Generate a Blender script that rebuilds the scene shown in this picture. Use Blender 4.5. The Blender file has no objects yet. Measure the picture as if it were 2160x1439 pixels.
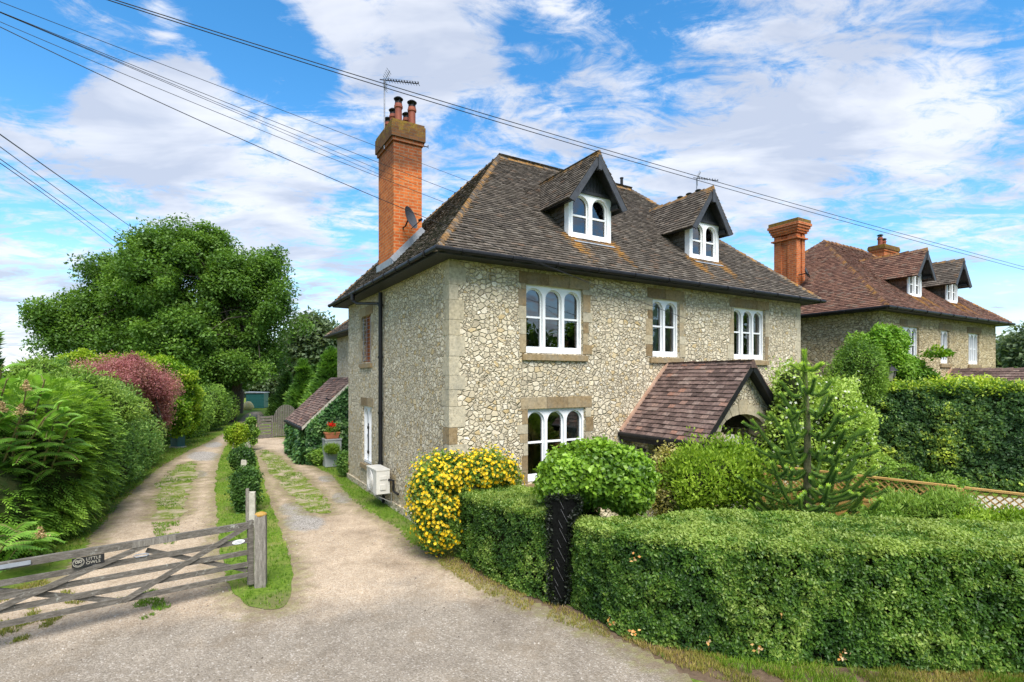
import bpy, bmesh, math, random
import numpy as np
from mathutils import Vector, Matrix
sc = bpy.context.scene
R = math.radians
# ------------------------------------------------------------------ camera, sky, sun, exposure
FPX, CXP, HYP, CAMH = 1102.0, 1080.0, 798.0, 3.1      # calibrated lens (2160 px wide frame), horizon row, eye height
cam = bpy.data.cameras.new("camera"); cam_o = bpy.data.objects.new("camera", cam); sc.collection.objects.link(cam_o)
cam_o.location = (0, 0, CAMH); cam_o.rotation_euler = (R(90), 0, 0)
cam.sensor_width = 36; cam.lens = FPX / 2160 * 36; cam.shift_y = (HYP - 719.5) / 2160; cam.clip_start = .05; cam.clip_end = 3000
sc.camera = cam_o
SUN_EL, SUN_AZ = R(54), R(165)                        # azimuth clockwise from +Y: sun behind the camera to the right
w = bpy.data.worlds.new("World"); sc.world = w; w.use_nodes = True
def sky_world():
    nt = w.node_tree; N = nt.nodes; L = nt.links; N.clear()
    def n(t, **k):
        x = N.new(t)
        for a, b in k.items(): setattr(x, a, b)
        return x
    def math_(op, a, b=None, clamp=False):
        m = n('ShaderNodeMath', operation=op, use_clamp=clamp)
        for i, v in enumerate((a, b)):
            if v is None: continue
            if isinstance(v, (int, float)): m.inputs[i].default_value = v
            else: L.new(v, m.inputs[i])
        return m.outputs[0]
    sky = n('ShaderNodeTexSky', sky_type='NISHITA', sun_disc=False, sun_elevation=SUN_EL, sun_rotation=SUN_AZ)
    sky.air_density = 1.0; sky.dust_density = .4; sky.ozone_density = 2.0
    hs = n('ShaderNodeHueSaturation'); hs.inputs['Saturation'].default_value = 1.34; hs.inputs['Value'].default_value = 1.56; hs.inputs['Hue'].default_value = .4945
    L.new(sky.outputs[0], hs.inputs['Color'])
    tc = n('ShaderNodeTexCoord'); nrm = n('ShaderNodeVectorMath', operation='NORMALIZE'); L.new(tc.outputs['Generated'], nrm.inputs[0])
    d = nrm.outputs[0]; sep = n('ShaderNodeSeparateXYZ'); L.new(d, sep.inputs[0])
    zz = math_('ADD', math_('MAXIMUM', sep.outputs[2], 0.0), .16)
    comb = n('ShaderNodeCombineXYZ'); L.new(math_('DIVIDE', sep.outputs[0], zz), comb.inputs[0]); L.new(math_('DIVIDE', sep.outputs[1], zz), comb.inputs[1])
    def noise(scale, detail, rough, dist, off, stretch=(1, 1, 1), rot=0):
        mp = n('ShaderNodeMapping'); mp.inputs['Location'].default_value = off; mp.inputs['Scale'].default_value = stretch; mp.inputs['Rotation'].default_value = (0, 0, rot)
        L.new(comb.outputs[0], mp.inputs[0])
        x = n('ShaderNodeTexNoise'); x.inputs['Scale'].default_value = scale; x.inputs['Detail'].default_value = detail
        x.inputs['Roughness'].default_value = rough; x.inputs['Distortion'].default_value = dist
        L.new(mp.outputs[0], x.inputs['Vector']); return x.outputs[0]
    big = noise(1.15, 3, .5, .3, (3.1, 1.7, 0), (1, 1.3, 1), R(25))
    wisp = noise(3.4, 10, .66, 1.1, (7.3, 2.2, 0), (1, 1.7, 1), R(-32))
    fine = noise(11, 8, .68, .7, (1.3, 5.2, 0), (1, 1.4, 1), R(-32))
    tot = math_('ADD', math_('ADD', math_('MULTIPLY', big, .45), math_('ADD', math_('MULTIPLY', wisp, 1.25), math_('MULTIPLY', fine, .70))), -.67)
    def dirpx(px, py):
        v = Vector(((px - CXP) / FPX, 1, (HYP - py) / FPX)); return v.normalized()
    # the day's own cloud banks (+) and clear patches (-), as directions in the sky
    for (px, py, r, wgt) in SKY_PATCHES:
        v = dirpx(px, py); dp = n('ShaderNodeVectorMath', operation='DOT_PRODUCT'); dp.inputs[1].default_value = v; L.new(d, dp.inputs[0])
        mr = n('ShaderNodeMapRange', interpolation_type='SMOOTHERSTEP'); mr.inputs['From Min'].default_value = math.cos(r); mr.inputs['From Max'].default_value = 1.0
        mr.inputs['To Min'].default_value = 0; mr.inputs['To Max'].default_value = wgt
        L.new(dp.outputs['Value'], mr.inputs['Value']); tot = math_('ADD', tot, mr.outputs[0])
    mask = n('ShaderNodeMapRange', interpolation_type='SMOOTHSTEP'); L.new(tot, mask.inputs['Value'])
    mask.inputs['From Min'].default_value = .33; mask.inputs['From Max'].default_value = .74
    # cloud body colour: white tops, lavender grey where the layer is thick
    grey = noise(1.9, 5, .55, .3, (2.6, 9.1, 0), (1, 1.8, 1), R(-20))
    rmp = n('ShaderNodeMapRange'); L.new(grey, rmp.inputs['Value']); rmp.inputs['From Min'].default_value = .40; rmp.inputs['From Max'].default_value = .60
    mixc = n('ShaderNodeMix', data_type='RGBA'); L.new(rmp.outputs[0], mixc.inputs[0])
    mixc.inputs[6].default_value = (5.6, 5.8, 6.3, 1); mixc.inputs[7].default_value = (3.6, 4.0, 4.9, 1)
    horizon = n('ShaderNodeMapRange'); L.new(sep.outputs[2], horizon.inputs['Value']); horizon.inputs['From Min'].default_value = .0; horizon.inputs['From Max'].default_value = .22
    horizon.inputs['To Min'].default_value = .75; horizon.inputs['To Max'].default_value = 0
    fac = math_('MULTIPLY', math_('MAXIMUM', mask.outputs[0], horizon.outputs[0]), .94)
    mx = n('ShaderNodeMix', data_type='RGBA'); L.new(fac, mx.inputs[0]); L.new(hs.outputs[0], mx.inputs[6]); L.new(mixc.outputs[2], mx.inputs[7])
    bg = n('ShaderNodeBackground'); bg.inputs[1].default_value = .095; L.new(mx.outputs[2], bg.inputs[0])
    out = n('ShaderNodeOutputWorld'); L.new(bg.outputs[0], out.inputs[0])
SKY_PATCHES = [(820, 100, .15, .26), (960, 60, .12, .22), (1000, 150, .08, .12), (640, 10, .09, .18), (1560, 330, .17, .20), (1800, 300, .15, .14), (280, 150, .14, .14), (480, 330, .20, .18), (180, 300, .16, .16), (330, 260, .12, .10),
               (1180, 250, .20, .05), (1750, 130, .25, .03), (600, 570, .12, .16), (100, 620, .14, .14), (2050, 430, .14, .06), (1950, 250, .12, .08),
               (560, 110, .10, -.30), (480, 60, .09, -.24), (660, 130, .06, -.22), (40, 140, .09, -.30), (110, 20, .15, -.26), (330, 10, .10, -.16), (10, 60, .12, -.14),
               (1120, 110, .08, -.16), (1330, 60, .10, -.10), (1480, 170, .12, -.08), (1250, 230, .06, -.08), (2060, 60, .12, -.12), (70, 430, .10, -.20), (250, 420, .07, -.12), (1850, 425, .09, -.18), (2080, 560, .12, -.10), (640, 600, .06, -.08)]
sky_world()
sun = bpy.data.lights.new("sun", 'SUN'); sun.energy = 3.7; sun.angle = R(38); sun.color = (1.0, .95, .87)
sun_o = bpy.data.objects.new("sun", sun); sc.collection.objects.link(sun_o)
sd = Vector((math.sin(SUN_AZ) * math.cos(SUN_EL), math.cos(SUN_AZ) * math.cos(SUN_EL), math.sin(SUN_EL)))
sun_o.rotation_euler = sd.to_track_quat('Z', 'Y').to_euler(); sun_o.location = sd * 60
sc.view_settings.view_transform = 'Standard'; sc.view_settings.look = 'None'; sc.view_settings.exposure = .88; sc.view_settings.gamma = 1
sc.render.engine = 'CYCLES'; sc.cycles.max_bounces = 6; sc.cycles.transparent_max_bounces = 8; sc.cycles.diffuse_bounces = 4

# ------------------------------------------------------------------ helpers
rng = np.random.default_rng(7); random.seed(7)
col = sc.collection
def gp(px, py, z=0.0):                                 # a pixel of the photograph -> the point on the ground (height z)
    d = (z - CAMH) / ((HYP - py) / FPX); return np.array([(px - CXP) / FPX * d, d])
def wp(px, py, d):                                     # a pixel at a known distance -> the point in the world
    return np.array([(px - CXP) / FPX * d, d, CAMH + (HYP - py) / FPX * d])
HA = math.atan2(.516, .857); HO = np.array([-1.164, 9.72]); HU = np.array([math.cos(HA), math.sin(HA)]); HV = np.array([-HU[1], HU[0]])
def hw(u, v, z=0): p = HO + u * HU + v * HV; return np.array([p[0], p[1], z])   # house frame -> world
def tag(o, label=None, cat=None, group=None, kind=None):
    for k, v in (('label', label), ('category', cat), ('group', group), ('kind', kind)):
        if v: o[k] = v
    return o
def thing(name, loc, label, cat, group=None, rz=0):
    o = bpy.data.objects.new(name, None); col.objects.link(o); o.location = loc; o.rotation_euler = (0, 0, rz); o.empty_display_size = .2
    return tag(o, label, cat, group)
class MB:
    def __init__(s): s.v = []; s.f = []; s.r = []; s.n = 0; s.m = []
    def add(s, verts, faces, rnd=0.0, mi=0):
        verts = [tuple(map(float, p)) for p in verts]
        s.v += verts; s.r += ([float(rnd)] * len(verts) if np.isscalar(rnd) else [float(x) for x in rnd])
        s.f += [tuple(i + s.n for i in f) for f in faces]; s.m += [mi] * len(faces); s.n += len(verts); return s
    def box(s, lo, hi, rnd=0.0, T=None, mi=0):
        x0, y0, z0 = lo; x1, y1, z1 = hi
        p = [(x0, y0, z0), (x1, y0, z0), (x1, y1, z0), (x0, y1, z0), (x0, y0, z1), (x1, y0, z1), (x1, y1, z1), (x0, y1, z1)]
        if T: p = [T(*q) for q in p]
        return s.add(p, [(0, 3, 2, 1), (4, 5, 6, 7), (0, 1, 5, 4), (1, 2, 6, 5), (2, 3, 7, 6), (3, 0, 4, 7)], rnd, mi)
    def bar(s, a, b, wd, th, up=(0, 0, 1), rnd=0.0):    # a rectangular bar from a to b, wd across (along up), th thick
        a = np.array(a, float); b = np.array(b, float); d = b - a; d /= np.linalg.norm(d)
        t = np.cross(d, up); t /= np.linalg.norm(t) + 1e-9; u = np.cross(t, d)
        P = [q + u * sy * wd / 2 + t * sx * th / 2 for q in (a, b) for sx, sy in ((-1, -1), (1, -1), (1, 1), (-1, 1))]
        return s.add(P, [(0, 1, 2, 3), (7, 6, 5, 4), (0, 4, 5, 1), (1, 5, 6, 2), (2, 6, 7, 3), (3, 7, 4, 0)], rnd)
    def tube(s, path, rad, k=8, cap=True, rnd=0.0):
        path = [np.array(p, float) for p in path]; n = len(path); rad = [rad] * n if np.isscalar(rad) else rad
        V = []; ref = np.array([.31, .17, .93])
        for i, p in enumerate(path):
            d = path[min(i + 1, n - 1)] - path[max(i - 1, 0)]; d /= np.linalg.norm(d) + 1e-9
            a = np.cross(d, ref)
            if np.linalg.norm(a) < .1: a = np.cross(d, (1, 0, 0))
            a /= np.linalg.norm(a); b = np.cross(d, a)
            V += [p + rad[i] * (math.cos(2 * math.pi * j / k) * a + math.sin(2 * math.pi * j / k) * b) for j in range(k)]
        Fc = [(i * k + j, i * k + (j + 1) % k, (i + 1) * k + (j + 1) % k, (i + 1) * k + j) for i in range(n - 1) for j in range(k)]
        if cap: Fc += [tuple(range(k))[::-1], tuple((n - 1) * k + j for j in range(k))]
        return s.add(V, Fc, rnd)
    def lathe(s, c, prof, k=16, rnd=0.0):               # prof: (radius, z) from the bottom up
        V = [(c[0] + r * math.cos(2 * math.pi * j / k), c[1] + r * math.sin(2 * math.pi * j / k), c[2] + z) for r, z in prof for j in range(k)]
        n = len(prof)
        return s.add(V, [(i * k + j, i * k + (j + 1) % k, (i + 1) * k + (j + 1) % k, (i + 1) * k + j) for i in range(n - 1) for j in range(k)] + [tuple(range(k))[::-1], tuple((n - 1) * k + j for j in range(k))], rnd)
    def prism(s, poly, e):                              # a flat polygon (3d points) pushed along e
        n = len(poly); a = [np.array(p, float) for p in poly]; b = [p + np.array(e, float) for p in a]
        return s.add(a + b, [tuple(range(n))[::-1], tuple(range(n, 2 * n))] + [(i, (i + 1) % n, n + (i + 1) % n, n + i) for i in range(n)])
    def build(s, name, mat, parent=None, smooth=False, off=None, label=None):
        v = np.array(s.v, np.float32)
        if off is not None: v = v - np.array(off, np.float32)
        me = bpy.data.meshes.new(name); me.from_pydata(v.tolist(), [], s.f)
        for m in (mat if isinstance(mat, (list, tuple)) else [mat]): me.materials.append(m)
        if any(s.m): me.polygons.foreach_set('material_index', s.m)
        return finish(me, name, s.r, parent, smooth, label)
def finish(me, name, rnd, parent, smooth, label):
    at = me.attributes.new('rnd', 'FLOAT', 'POINT'); at.data.foreach_set('value', np.asarray(rnd, np.float32))
    nl = len(me.loops)
    if nl and nl < 250000:                              # box-projected UVs in metres
        nv = np.zeros(nl, np.int32); me.loops.foreach_get('vertex_index', nv)
        co = np.zeros(len(me.vertices) * 3, np.float32); me.vertices.foreach_get('co', co); co = co.reshape(-1, 3)[nv]
        pn = np.zeros(len(me.polygons) * 3, np.float32); me.polygons.foreach_get('normal', pn)
        tot = np.zeros(len(me.polygons), np.int32); me.polygons.foreach_get('loop_total', tot)
        ax = np.repeat(np.abs(pn.reshape(-1, 3)).argmax(1), tot)
        uv = np.where((ax == 0)[:, None], co[:, [1, 2]], np.where((ax == 1)[:, None], co[:, [0, 2]], co[:, [0, 1]]))
        me.uv_layers.new(name='UVMap').data.foreach_set('uv', uv.astype(np.float32).ravel())
    if smooth: me.polygons.foreach_set('use_smooth', [True] * len(me.polygons))
    me.update(); o = bpy.data.objects.new(name, me); col.objects.link(o)
    if parent is not None: o.parent = parent
    if label: o['label'] = label
    return o
def vnoise(P, s=1.0, seed=0):                           # smooth value noise in [0,1]
    P = np.asarray(P, float) * s + seed * 17.31; i = np.floor(P).astype(np.int64); f = P - i; f = f * f * (3 - 2 * f)
    def h(a):
        x = (a[:, 0] * 374761393 + a[:, 1] * 668265263 + a[:, 2] * 2147483647 + seed * 974634777) & 0xffffffff
        x = ((x ^ (x >> 13)) * 1274126177) & 0xffffffff; return ((x ^ (x >> 16)) & 0xffff) / 65535.0
    r = 0
    for dx in (0, 1):
        for dy in (0, 1):
            for dz in (0, 1):
                wgt = (f[:, 0] if dx else 1 - f[:, 0]) * (f[:, 1] if dy else 1 - f[:, 1]) * (f[:, 2] if dz else 1 - f[:, 2])
                r = r + wgt * h(i + np.array([dx, dy, dz]))
    return r
def unit(a): return a / (np.linalg.norm(a, axis=-1, keepdims=True) + 1e-9)
def rdir(n): return unit(rng.normal(size=(n, 3)))
def leaves(name, P, D, Nn, L, W, rnd, mat, parent, off=(0, 0, 0), bend=.0, label=None):
    # one pointed leaf (two folded halves) per point: P base, D direction, Nn face normal
    n = len(P); P = np.asarray(P, float) - np.array(off, float); D = unit(D); S = unit(np.cross(D, Nn)); U = np.cross(S, D)
    L = np.broadcast_to(np.asarray(L, float), (n,))[:, None]; W = np.broadcast_to(np.asarray(W, float), (n,))[:, None]
    mid = P + D * L * .45; V = np.stack([P, mid + S * W * .5 + U * W * .18, P + D * L - U * L * bend, mid - S * W * .5 + U * W * .18], 1).reshape(-1, 3).astype(np.float32)
    me = bpy.data.meshes.new(name); me.vertices.add(4 * n); me.vertices.foreach_set('co', V.ravel())
    base = np.arange(n, dtype=np.int32)[:, None] * 4
    idx = (base + np.array([0, 1, 2, 0, 2, 3], np.int32)).ravel()
    me.loops.add(6 * n); me.loops.foreach_set('vertex_index', idx)
    me.polygons.add(2 * n); me.polygons.foreach_set('loop_start', np.arange(2 * n, dtype=np.int32) * 3)
    me.update(calc_edges=True); me.materials.append(mat)
    at = me.attributes.new('rnd', 'FLOAT', 'POINT'); at.data.foreach_set('value', np.repeat(np.clip(rnd, 0, 1), 4).astype(np.float32))
    o = bpy.data.objects.new(name, me); col.objects.link(o); o.parent = parent
    if label: o['label'] = label
    return o

# ------------------------------------------------------------------ materials
class G:
    def __init__(s, name):
        s.m = bpy.data.materials.new(name); s.m.use_nodes = True; s.nt = s.m.node_tree; s.N = s.nt.nodes; s.L = s.nt.links
        s.b = s.N['Principled BSDF']; s.out = s.N['Material Output']; s.tc = s.N.new('ShaderNodeTexCoord')
    def n(s, t, **k):
        x = s.N.new(t)
        for a, b in k.items(): setattr(x, a, b)
        return x
    def link(s, a, b): s.L.new(a, b)
    def setin(s, sock, v):
        if isinstance(v, bpy.types.NodeSocket): s.L.new(v, sock)
        else: sock.default_value = v
    def noise(s, scale, detail=4, rough=.55, dist=0, vec=None, out='Fac', stretch=None):
        v = vec or s.tc.outputs['Object']
        if stretch:
            mp = s.n('ShaderNodeMapping'); mp.inputs['Scale'].default_value = stretch; s.link(v, mp.inputs[0]); v = mp.outputs[0]
        x = s.n('ShaderNodeTexNoise'); x.inputs['Scale'].default_value = scale; x.inputs['Detail'].default_value = detail; x.inputs['Roughness'].default_value = rough; x.inputs['Distortion'].default_value = dist
        s.link(v, x.inputs['Vector']); return x.outputs[out]
    def vor(s, scale, feature='F1', vec=None, out='Distance', rand=1.0):
        x = s.n('ShaderNodeTexVoronoi', feature=feature); x.inputs['Scale'].default_value = scale; x.inputs['Randomness'].default_value = rand
        s.link(vec or s.tc.outputs['Object'], x.inputs['Vector']); return x.outputs[out]
    def attr(s, name='rnd'): a = s.n('ShaderNodeAttribute', attribute_name=name); return a.outputs['Fac']
    def ramp(s, fac, stops, interp='LINEAR'):
        r = s.n('ShaderNodeValToRGB'); r.color_ramp.interpolation = interp; e = r.color_ramp.elements
        while len(e) < len(stops): e.new(.5)
        for i, (p, c) in enumerate(stops): e[i].position = p; e[i].color = (*c, 1) if len(c) == 3 else c
        s.link(fac, r.inputs[0]); return r.outputs[0]
    def rng(s, v, a, b, c=0.0, d=1.0, smooth=False):
        m = s.n('ShaderNodeMapRange'); m.interpolation_type = 'SMOOTHSTEP' if smooth else 'LINEAR'
        s.link(v, m.inputs['Value'])
        for k, x in zip(('From Min', 'From Max', 'To Min', 'To Max'), (a, b, c, d)): m.inputs[k].default_value = x
        return m.outputs[0]
    def mix(s, f, a, b, mode='MIX'):
        m = s.n('ShaderNodeMix', data_type='RGBA', blend_type=mode); s.setin(m.inputs[0], f)
        for i, c in ((6, a), (7, b)): s.setin(m.inputs[i], (*c, 1) if isinstance(c, tuple) and len(c) == 3 else c)
        return m.outputs[2]
    def math(s, op, a, b=None, clamp=False):
        m = s.n('ShaderNodeMath', operation=op, use_clamp=clamp); s.setin(m.inputs[0], a)
        if b is not None: s.setin(m.inputs[1], b)
        return m.outputs[0]
    def bump(s, h, strength=.5, dist=.02, prev=None):
        b = s.n('ShaderNodeBump'); b.inputs['Strength'].default_value = strength; b.inputs['Distance'].default_value = dist; s.link(h, b.inputs['Height'])
        if prev: s.link(prev, b.inputs['Normal'])
        return b.outputs[0]
    def done(s, colr, rough=.8, normal=None, spec=.3, metal=0):
        s.setin(s.b.inputs['Base Color'], (*colr, 1) if isinstance(colr, tuple) and len(colr) == 3 else colr)
        s.setin(s.b.inputs['Roughness'], rough); s.b.inputs['Specular IOR Level'].default_value = spec; s.b.inputs['Metallic'].default_value = metal
        if normal: s.link(normal, s.b.inputs['Normal'])
        return s.m
def plain(name, c1, c2=None, scale=6, rough=.6, bump=.15, spec=.35, metal=0, stretch=None):
    g = G(name); c2 = c2 or tuple(x * .8 for x in c1); f = g.noise(scale, 6, .6, stretch=stretch); fine = g.noise(scale * 9, 3, stretch=stretch)
    c = g.mix(g.rng(f, .35, .65), c1, c2); return g.done(c, rough, g.bump(fine, bump, .01), spec, metal)
def leafmat(name, stops, trans=.40, rough=.5, gloss=.3):
    g = G(name); c = g.ramp(g.attr(), stops); h = g.n('ShaderNodeHueSaturation'); g.link(c, h.inputs['Color'])
    g.link(g.rng(g.noise(1.3, 2), .3, .7, .85, 1.15), h.inputs['Value'])
    c = h.outputs[0]; g.done(c, rough, None, gloss)
    t = g.n('ShaderNodeBsdfTranslucent'); t2 = g.mix(1.0, c, (1.15, 1.2, .6), 'MULTIPLY'); g.link(t2, t.inputs[0])
    ms = g.n('ShaderNodeMixShader'); ms.inputs[0].default_value = trans; g.link(g.b.outputs[0], ms.inputs[1]); g.link(t.outputs[0], ms.inputs[2]); g.link(ms.outputs[0], g.out.inputs[0])
    return g.m
def stonemat(name, cols, scale=5.0, joint=(.17, .15, .105), squash=1.3):
    g = G(name); o = g.tc.outputs['Object']
    mp = g.n('ShaderNodeMapping'); mp.inputs['Scale'].default_value = (1, 1, squash); g.link(o, mp.inputs[0])
    wob = g.noise(3.2, 3, .55, vec=o, out='Color'); v = g.n('ShaderNodeVectorMath', operation='MULTIPLY_ADD'); g.link(wob, v.inputs[0]); v.inputs[1].default_value = (.15, .15, .15); g.link(mp.outputs[0], v.inputs[2])
    pm = g.rng(g.noise(1.9, 3, .6, vec=o), .50, .515)                # patches of smaller stones
    ed = g.n('ShaderNodeMix', data_type='FLOAT'); g.link(pm, ed.inputs[0]); g.link(g.vor(scale, 'DISTANCE_TO_EDGE', v.outputs[0], rand=.85), ed.inputs[2]); g.link(g.math('MULTIPLY', g.vor(scale * 1.45, 'DISTANCE_TO_EDGE', v.outputs[0], rand=.85), 1.15), ed.inputs[3]); ed = ed.outputs[0]
    cell = g.mix(pm, g.vor(scale, 'F1', v.outputs[0], 'Color', .85), g.vor(scale * 1.45, 'F1', v.outputs[0], 'Color', .85))
    sp = g.n('ShaderNodeSeparateColor'); g.link(cell, sp.inputs[0])
    base = g.ramp(sp.outputs[0], cols)
    fine = g.noise(22, 9, .78, vec=o); med = g.noise(7, 5, .6, vec=o)
    base = g.mix(.75, base, g.ramp(fine, [(.28, (.52, .50, .46)), (.5, (1.0, .99, .97)), (.75, (1.35, 1.32, 1.26))]), 'MULTIPLY')
    base = g.mix(.5, base, g.ramp(med, [(.3, (.76, .75, .70)), (.7, (1.14, 1.11, 1.06))]), 'MULTIPLY')
    big = g.noise(.55, 4, .6, vec=o); base = g.mix(.55, base, g.ramp(big, [(.35, (.84, .83, .80)), (.65, (1.08, 1.06, 1.02))]), 'MULTIPLY')
    jw = g.math('ADD', ed, g.math('MULTIPLY', g.math('SUBTRACT', g.noise(18, 3, vec=o), .5), .06))
    jm = g.rng(jw, .0, .046, .85, 0, True)
    jc = g.mix(g.noise(5, 4, vec=o), joint, tuple(x * 1.9 for x in joint))
    c = g.mix(jm, base, jc)
    hgt = g.math('ADD', g.rng(jw, .0, .15, 0, 1, True), g.math('MULTIPLY', fine, .30)); hgt = g.math('ADD', hgt, g.math('MULTIPLY', sp.outputs[1], .35))
    return g.done(c, .92, g.bump(hgt, .9, .04), .15)
def brickmat(name, a, b, mort, topz=None, dark=(.11, .085, .06)):
    g = G(name); uv = g.tc.outputs['UV']; br = g.n('ShaderNodeTexBrick'); g.link(uv, br.inputs['Vector'])
    for k, x in (('Scale', 1.0), ('Mortar Size', .009), ('Brick Width', .225), ('Row Height', .075), ('Mortar Smooth', .3), ('Bias', .0)): br.inputs[k].default_value = x
    br.inputs['Color1'].default_value = (*a, 1); br.inputs['Color2'].default_value = (*b, 1); br.inputs['Mortar'].default_value = (*mort, 1)
    f = g.noise(11, 6, .65); c = g.mix(.8, br.outputs[0], g.ramp(f, [(.25, (.5, .45, .42)), (.5, (.95, .95, .95)), (.75, (1.3, 1.2, 1.1))]), 'MULTIPLY')
    st = g.noise(1.6, 5, .6, stretch=(1, 1, .5)); c = g.mix(g.rng(st, .52, .72, 0, .55), c, (.16, .075, .035))
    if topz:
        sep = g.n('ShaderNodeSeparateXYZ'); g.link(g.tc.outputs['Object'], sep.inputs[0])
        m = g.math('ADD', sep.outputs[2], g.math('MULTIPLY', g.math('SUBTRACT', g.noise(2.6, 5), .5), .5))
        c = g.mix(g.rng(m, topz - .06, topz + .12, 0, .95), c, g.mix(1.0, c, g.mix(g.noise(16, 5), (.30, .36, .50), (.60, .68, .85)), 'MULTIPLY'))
    return g.done(c, .88, g.bump(g.math('ADD', br.outputs['Fac'], g.math('MULTIPLY', f, -.4)), -.5, .012), .15)
def tilemat(name, stops, lichen=(.38, .175, .028), pale=(.30, .27, .20)):
    g = G(name); r = g.attr(); o = g.tc.outputs['Object']
    fr = g.math('FRACT', r)                                         # fraction: the tile's own clay; whole part: how lichened it is
    li = g.math('FLOOR', r); c = g.ramp(fr, stops)
    f = g.noise(19, 8, .72); c = g.mix(.85, c, g.ramp(f, [(.25, (.42, .42, .42)), (.5, (.95, .95, .95)), (.75, (1.9, 1.8, 1.6))]), 'MULTIPLY')
    sp = g.noise(34, 4, .7); c = g.mix(g.rng(sp, .60, .72, 0, .55), c, pale)
    lm = g.math('ADD', g.math('MULTIPLY', li, .10), g.noise(6.5, 6, .72))
    lc = g.ramp(g.noise(20, 4), [(.3, (.16, .10, .03)), (.52, lichen), (.75, (.42, .27, .09))])
    c = g.mix(g.rng(lm, .76, 1.02, 0, .80), c, lc)
    return g.done(c, .9, g.bump(f, .5, .012), .15)
def woodmat(name, a, b, axis=(1, 8, 8), lich=None, scale=5):
    g = G(name); f = g.noise(scale, 7, .65, .6, stretch=axis); c = g.ramp(f, [(.28, tuple(x * .55 for x in a)), (.5, a), (.72, b)])
    gr = g.noise(scale * 7, 4, .6, stretch=axis); c = g.mix(.7, c, g.ramp(gr, [(.3, (.55, .55, .55)), (.6, (1.1, 1.1, 1.1))]), 'MULTIPLY')
    if lich:
        l = g.noise(9, 6, .7); c = g.mix(g.rng(l, .60, .70, 0, .8), c, lich)
    return g.done(c, .85, g.bump(gr, .5, .008), .2)

M = {}
CREAM = [(0, (.40, .35, .265)), (.18, (.55, .49, .375)), (.4, (.66, .60, .475)), (.55, (.52, .46, .35)), (.7, (.62, .545, .405)), (.84, (.72, .67, .57)), (.93, (.48, .37, .20)), (1, (.60, .51, .35))]
M['stone'] = stonemat('ragstone_rubble', CREAM, 8.2, (.23, .195, .14))
M['stone2'] = stonemat('ragstone_rubble_brown', [(0, (.36, .29, .18)), (.3, (.54, .45, .29)), (.6, (.60, .51, .35)), (.85, (.48, .38, .22)), (1, (.62, .55, .40))], 6.4, (.12, .095, .06))
def dressed():
    g = G('dressed_sandstone'); c = g.ramp(g.attr(), [(0, (.19, .135, .075)), (.3, (.30, .22, .125)), (.6, (.40, .345, .245)), (.85, (.46, .41, .31)), (1, (.36, .315, .235))])
    f = g.noise(15, 9, .75); c = g.mix(.9, c, g.ramp(f, [(.3, (.48, .47, .44)), (.5, (.95, .94, .9)), (.7, (1.35, 1.32, 1.25))]), 'MULTIPLY'); l = g.noise(3, 5)
    c = g.mix(g.rng(l, .45, .75, 0, .5), c, (.24, .23, .19)); return g.done(c, .9, g.bump(f, .6, .012), .15)
M['dressed'] = dressed()
DK = [(0, (.060, .050, .042)), (.3, (.082, .068, .056)), (.6, (.105, .088, .073)), (.88, (.145, .125, .105)), (1, (.125, .078, .052))]
M['tile'] = tilemat('old_clay_tiles_brown', DK)
M['tile_red'] = tilemat('old_clay_tiles_red', [(0, (.085, .046, .036)), (.35, (.145, .076, .056)), (.7, (.185, .098, .070)), (.9, (.155, .11, .086)), (1, (.22, .105, .065))])
M['tile_porch'] = tilemat('clay_tiles_plum', [(0, (.070, .048, .043)), (.35, (.118, .080, .070)), (.65, (.155, .105, .092)), (.88, (.20, .148, .128)), (1, (.25, .11, .07))])
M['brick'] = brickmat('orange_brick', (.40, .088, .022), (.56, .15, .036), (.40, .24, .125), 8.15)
M['brick2'] = brickmat('orange_brick_plain', (.36, .085, .026), (.50, .14, .04), (.36, .22, .13))
def lichencap():
    g = G('lichened_brick_corbel'); uv = g.tc.outputs['UV']; br = g.n('ShaderNodeTexBrick'); g.link(uv, br.inputs['Vector'])
    for k, x in (('Scale', 1.0), ('Mortar Size', .007), ('Brick Width', .225), ('Row Height', .075), ('Mortar Smooth', .3)): br.inputs[k].default_value = x
    br.inputs['Color1'].default_value = (.10, .045, .02, 1); br.inputs['Color2'].default_value = (.15, .068, .028, 1); br.inputs['Mortar'].default_value = (.09, .07, .05, 1)
    f = g.noise(7, 8, .72); sep = g.n('ShaderNodeSeparateXYZ'); g.link(g.tc.outputs['Object'], sep.inputs[0])
    m = g.math('ADD', f, g.math('MULTIPLY', g.math('SUBTRACT', sep.outputs[2], 9.02), .55)); lc = g.ramp(g.noise(16, 5), [(.35, (.10, .065, .018)), (.55, (.24, .15, .02)), (.7, (.14, .11, .045))])
    c = g.mix(g.rng(m, .50, .66, 0, .85), br.outputs[0], lc); return g.done(c, .9, g.bump(g.noise(30, 4), .5, .01), .15)
M['cap'] = lichencap()
M['pot'] = plain('terracotta_pot', (.27, .072, .034), (.17, .045, .03), 5, .65)
M['black'] = plain('black_iron', (.008, .008, .009), (.014, .014, .016), 8, .45, .05, .25)
M['blackwood'] = plain('black_painted_timber', (.016, .017, .02), (.03, .032, .036), 10, .55, .25, .4, stretch=(6, 6, 1))
M['greywood'] = plain('grey_painted_board', (.034, .036, .043), (.052, .055, .064), 10, .6, .2)
M['white'] = plain('white_paint', (.80, .81, .82), (.74, .75, .76), 4, .4, .04, .45)
M['lead'] = plain('lead_flashing', (.20, .22, .25), (.28, .30, .33), 7, .5, .1, .5)
M['steel'] = plain('weathered_steel', (.30, .31, .33), (.20, .20, .22), 9, .4, .05, .5, .6)
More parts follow.
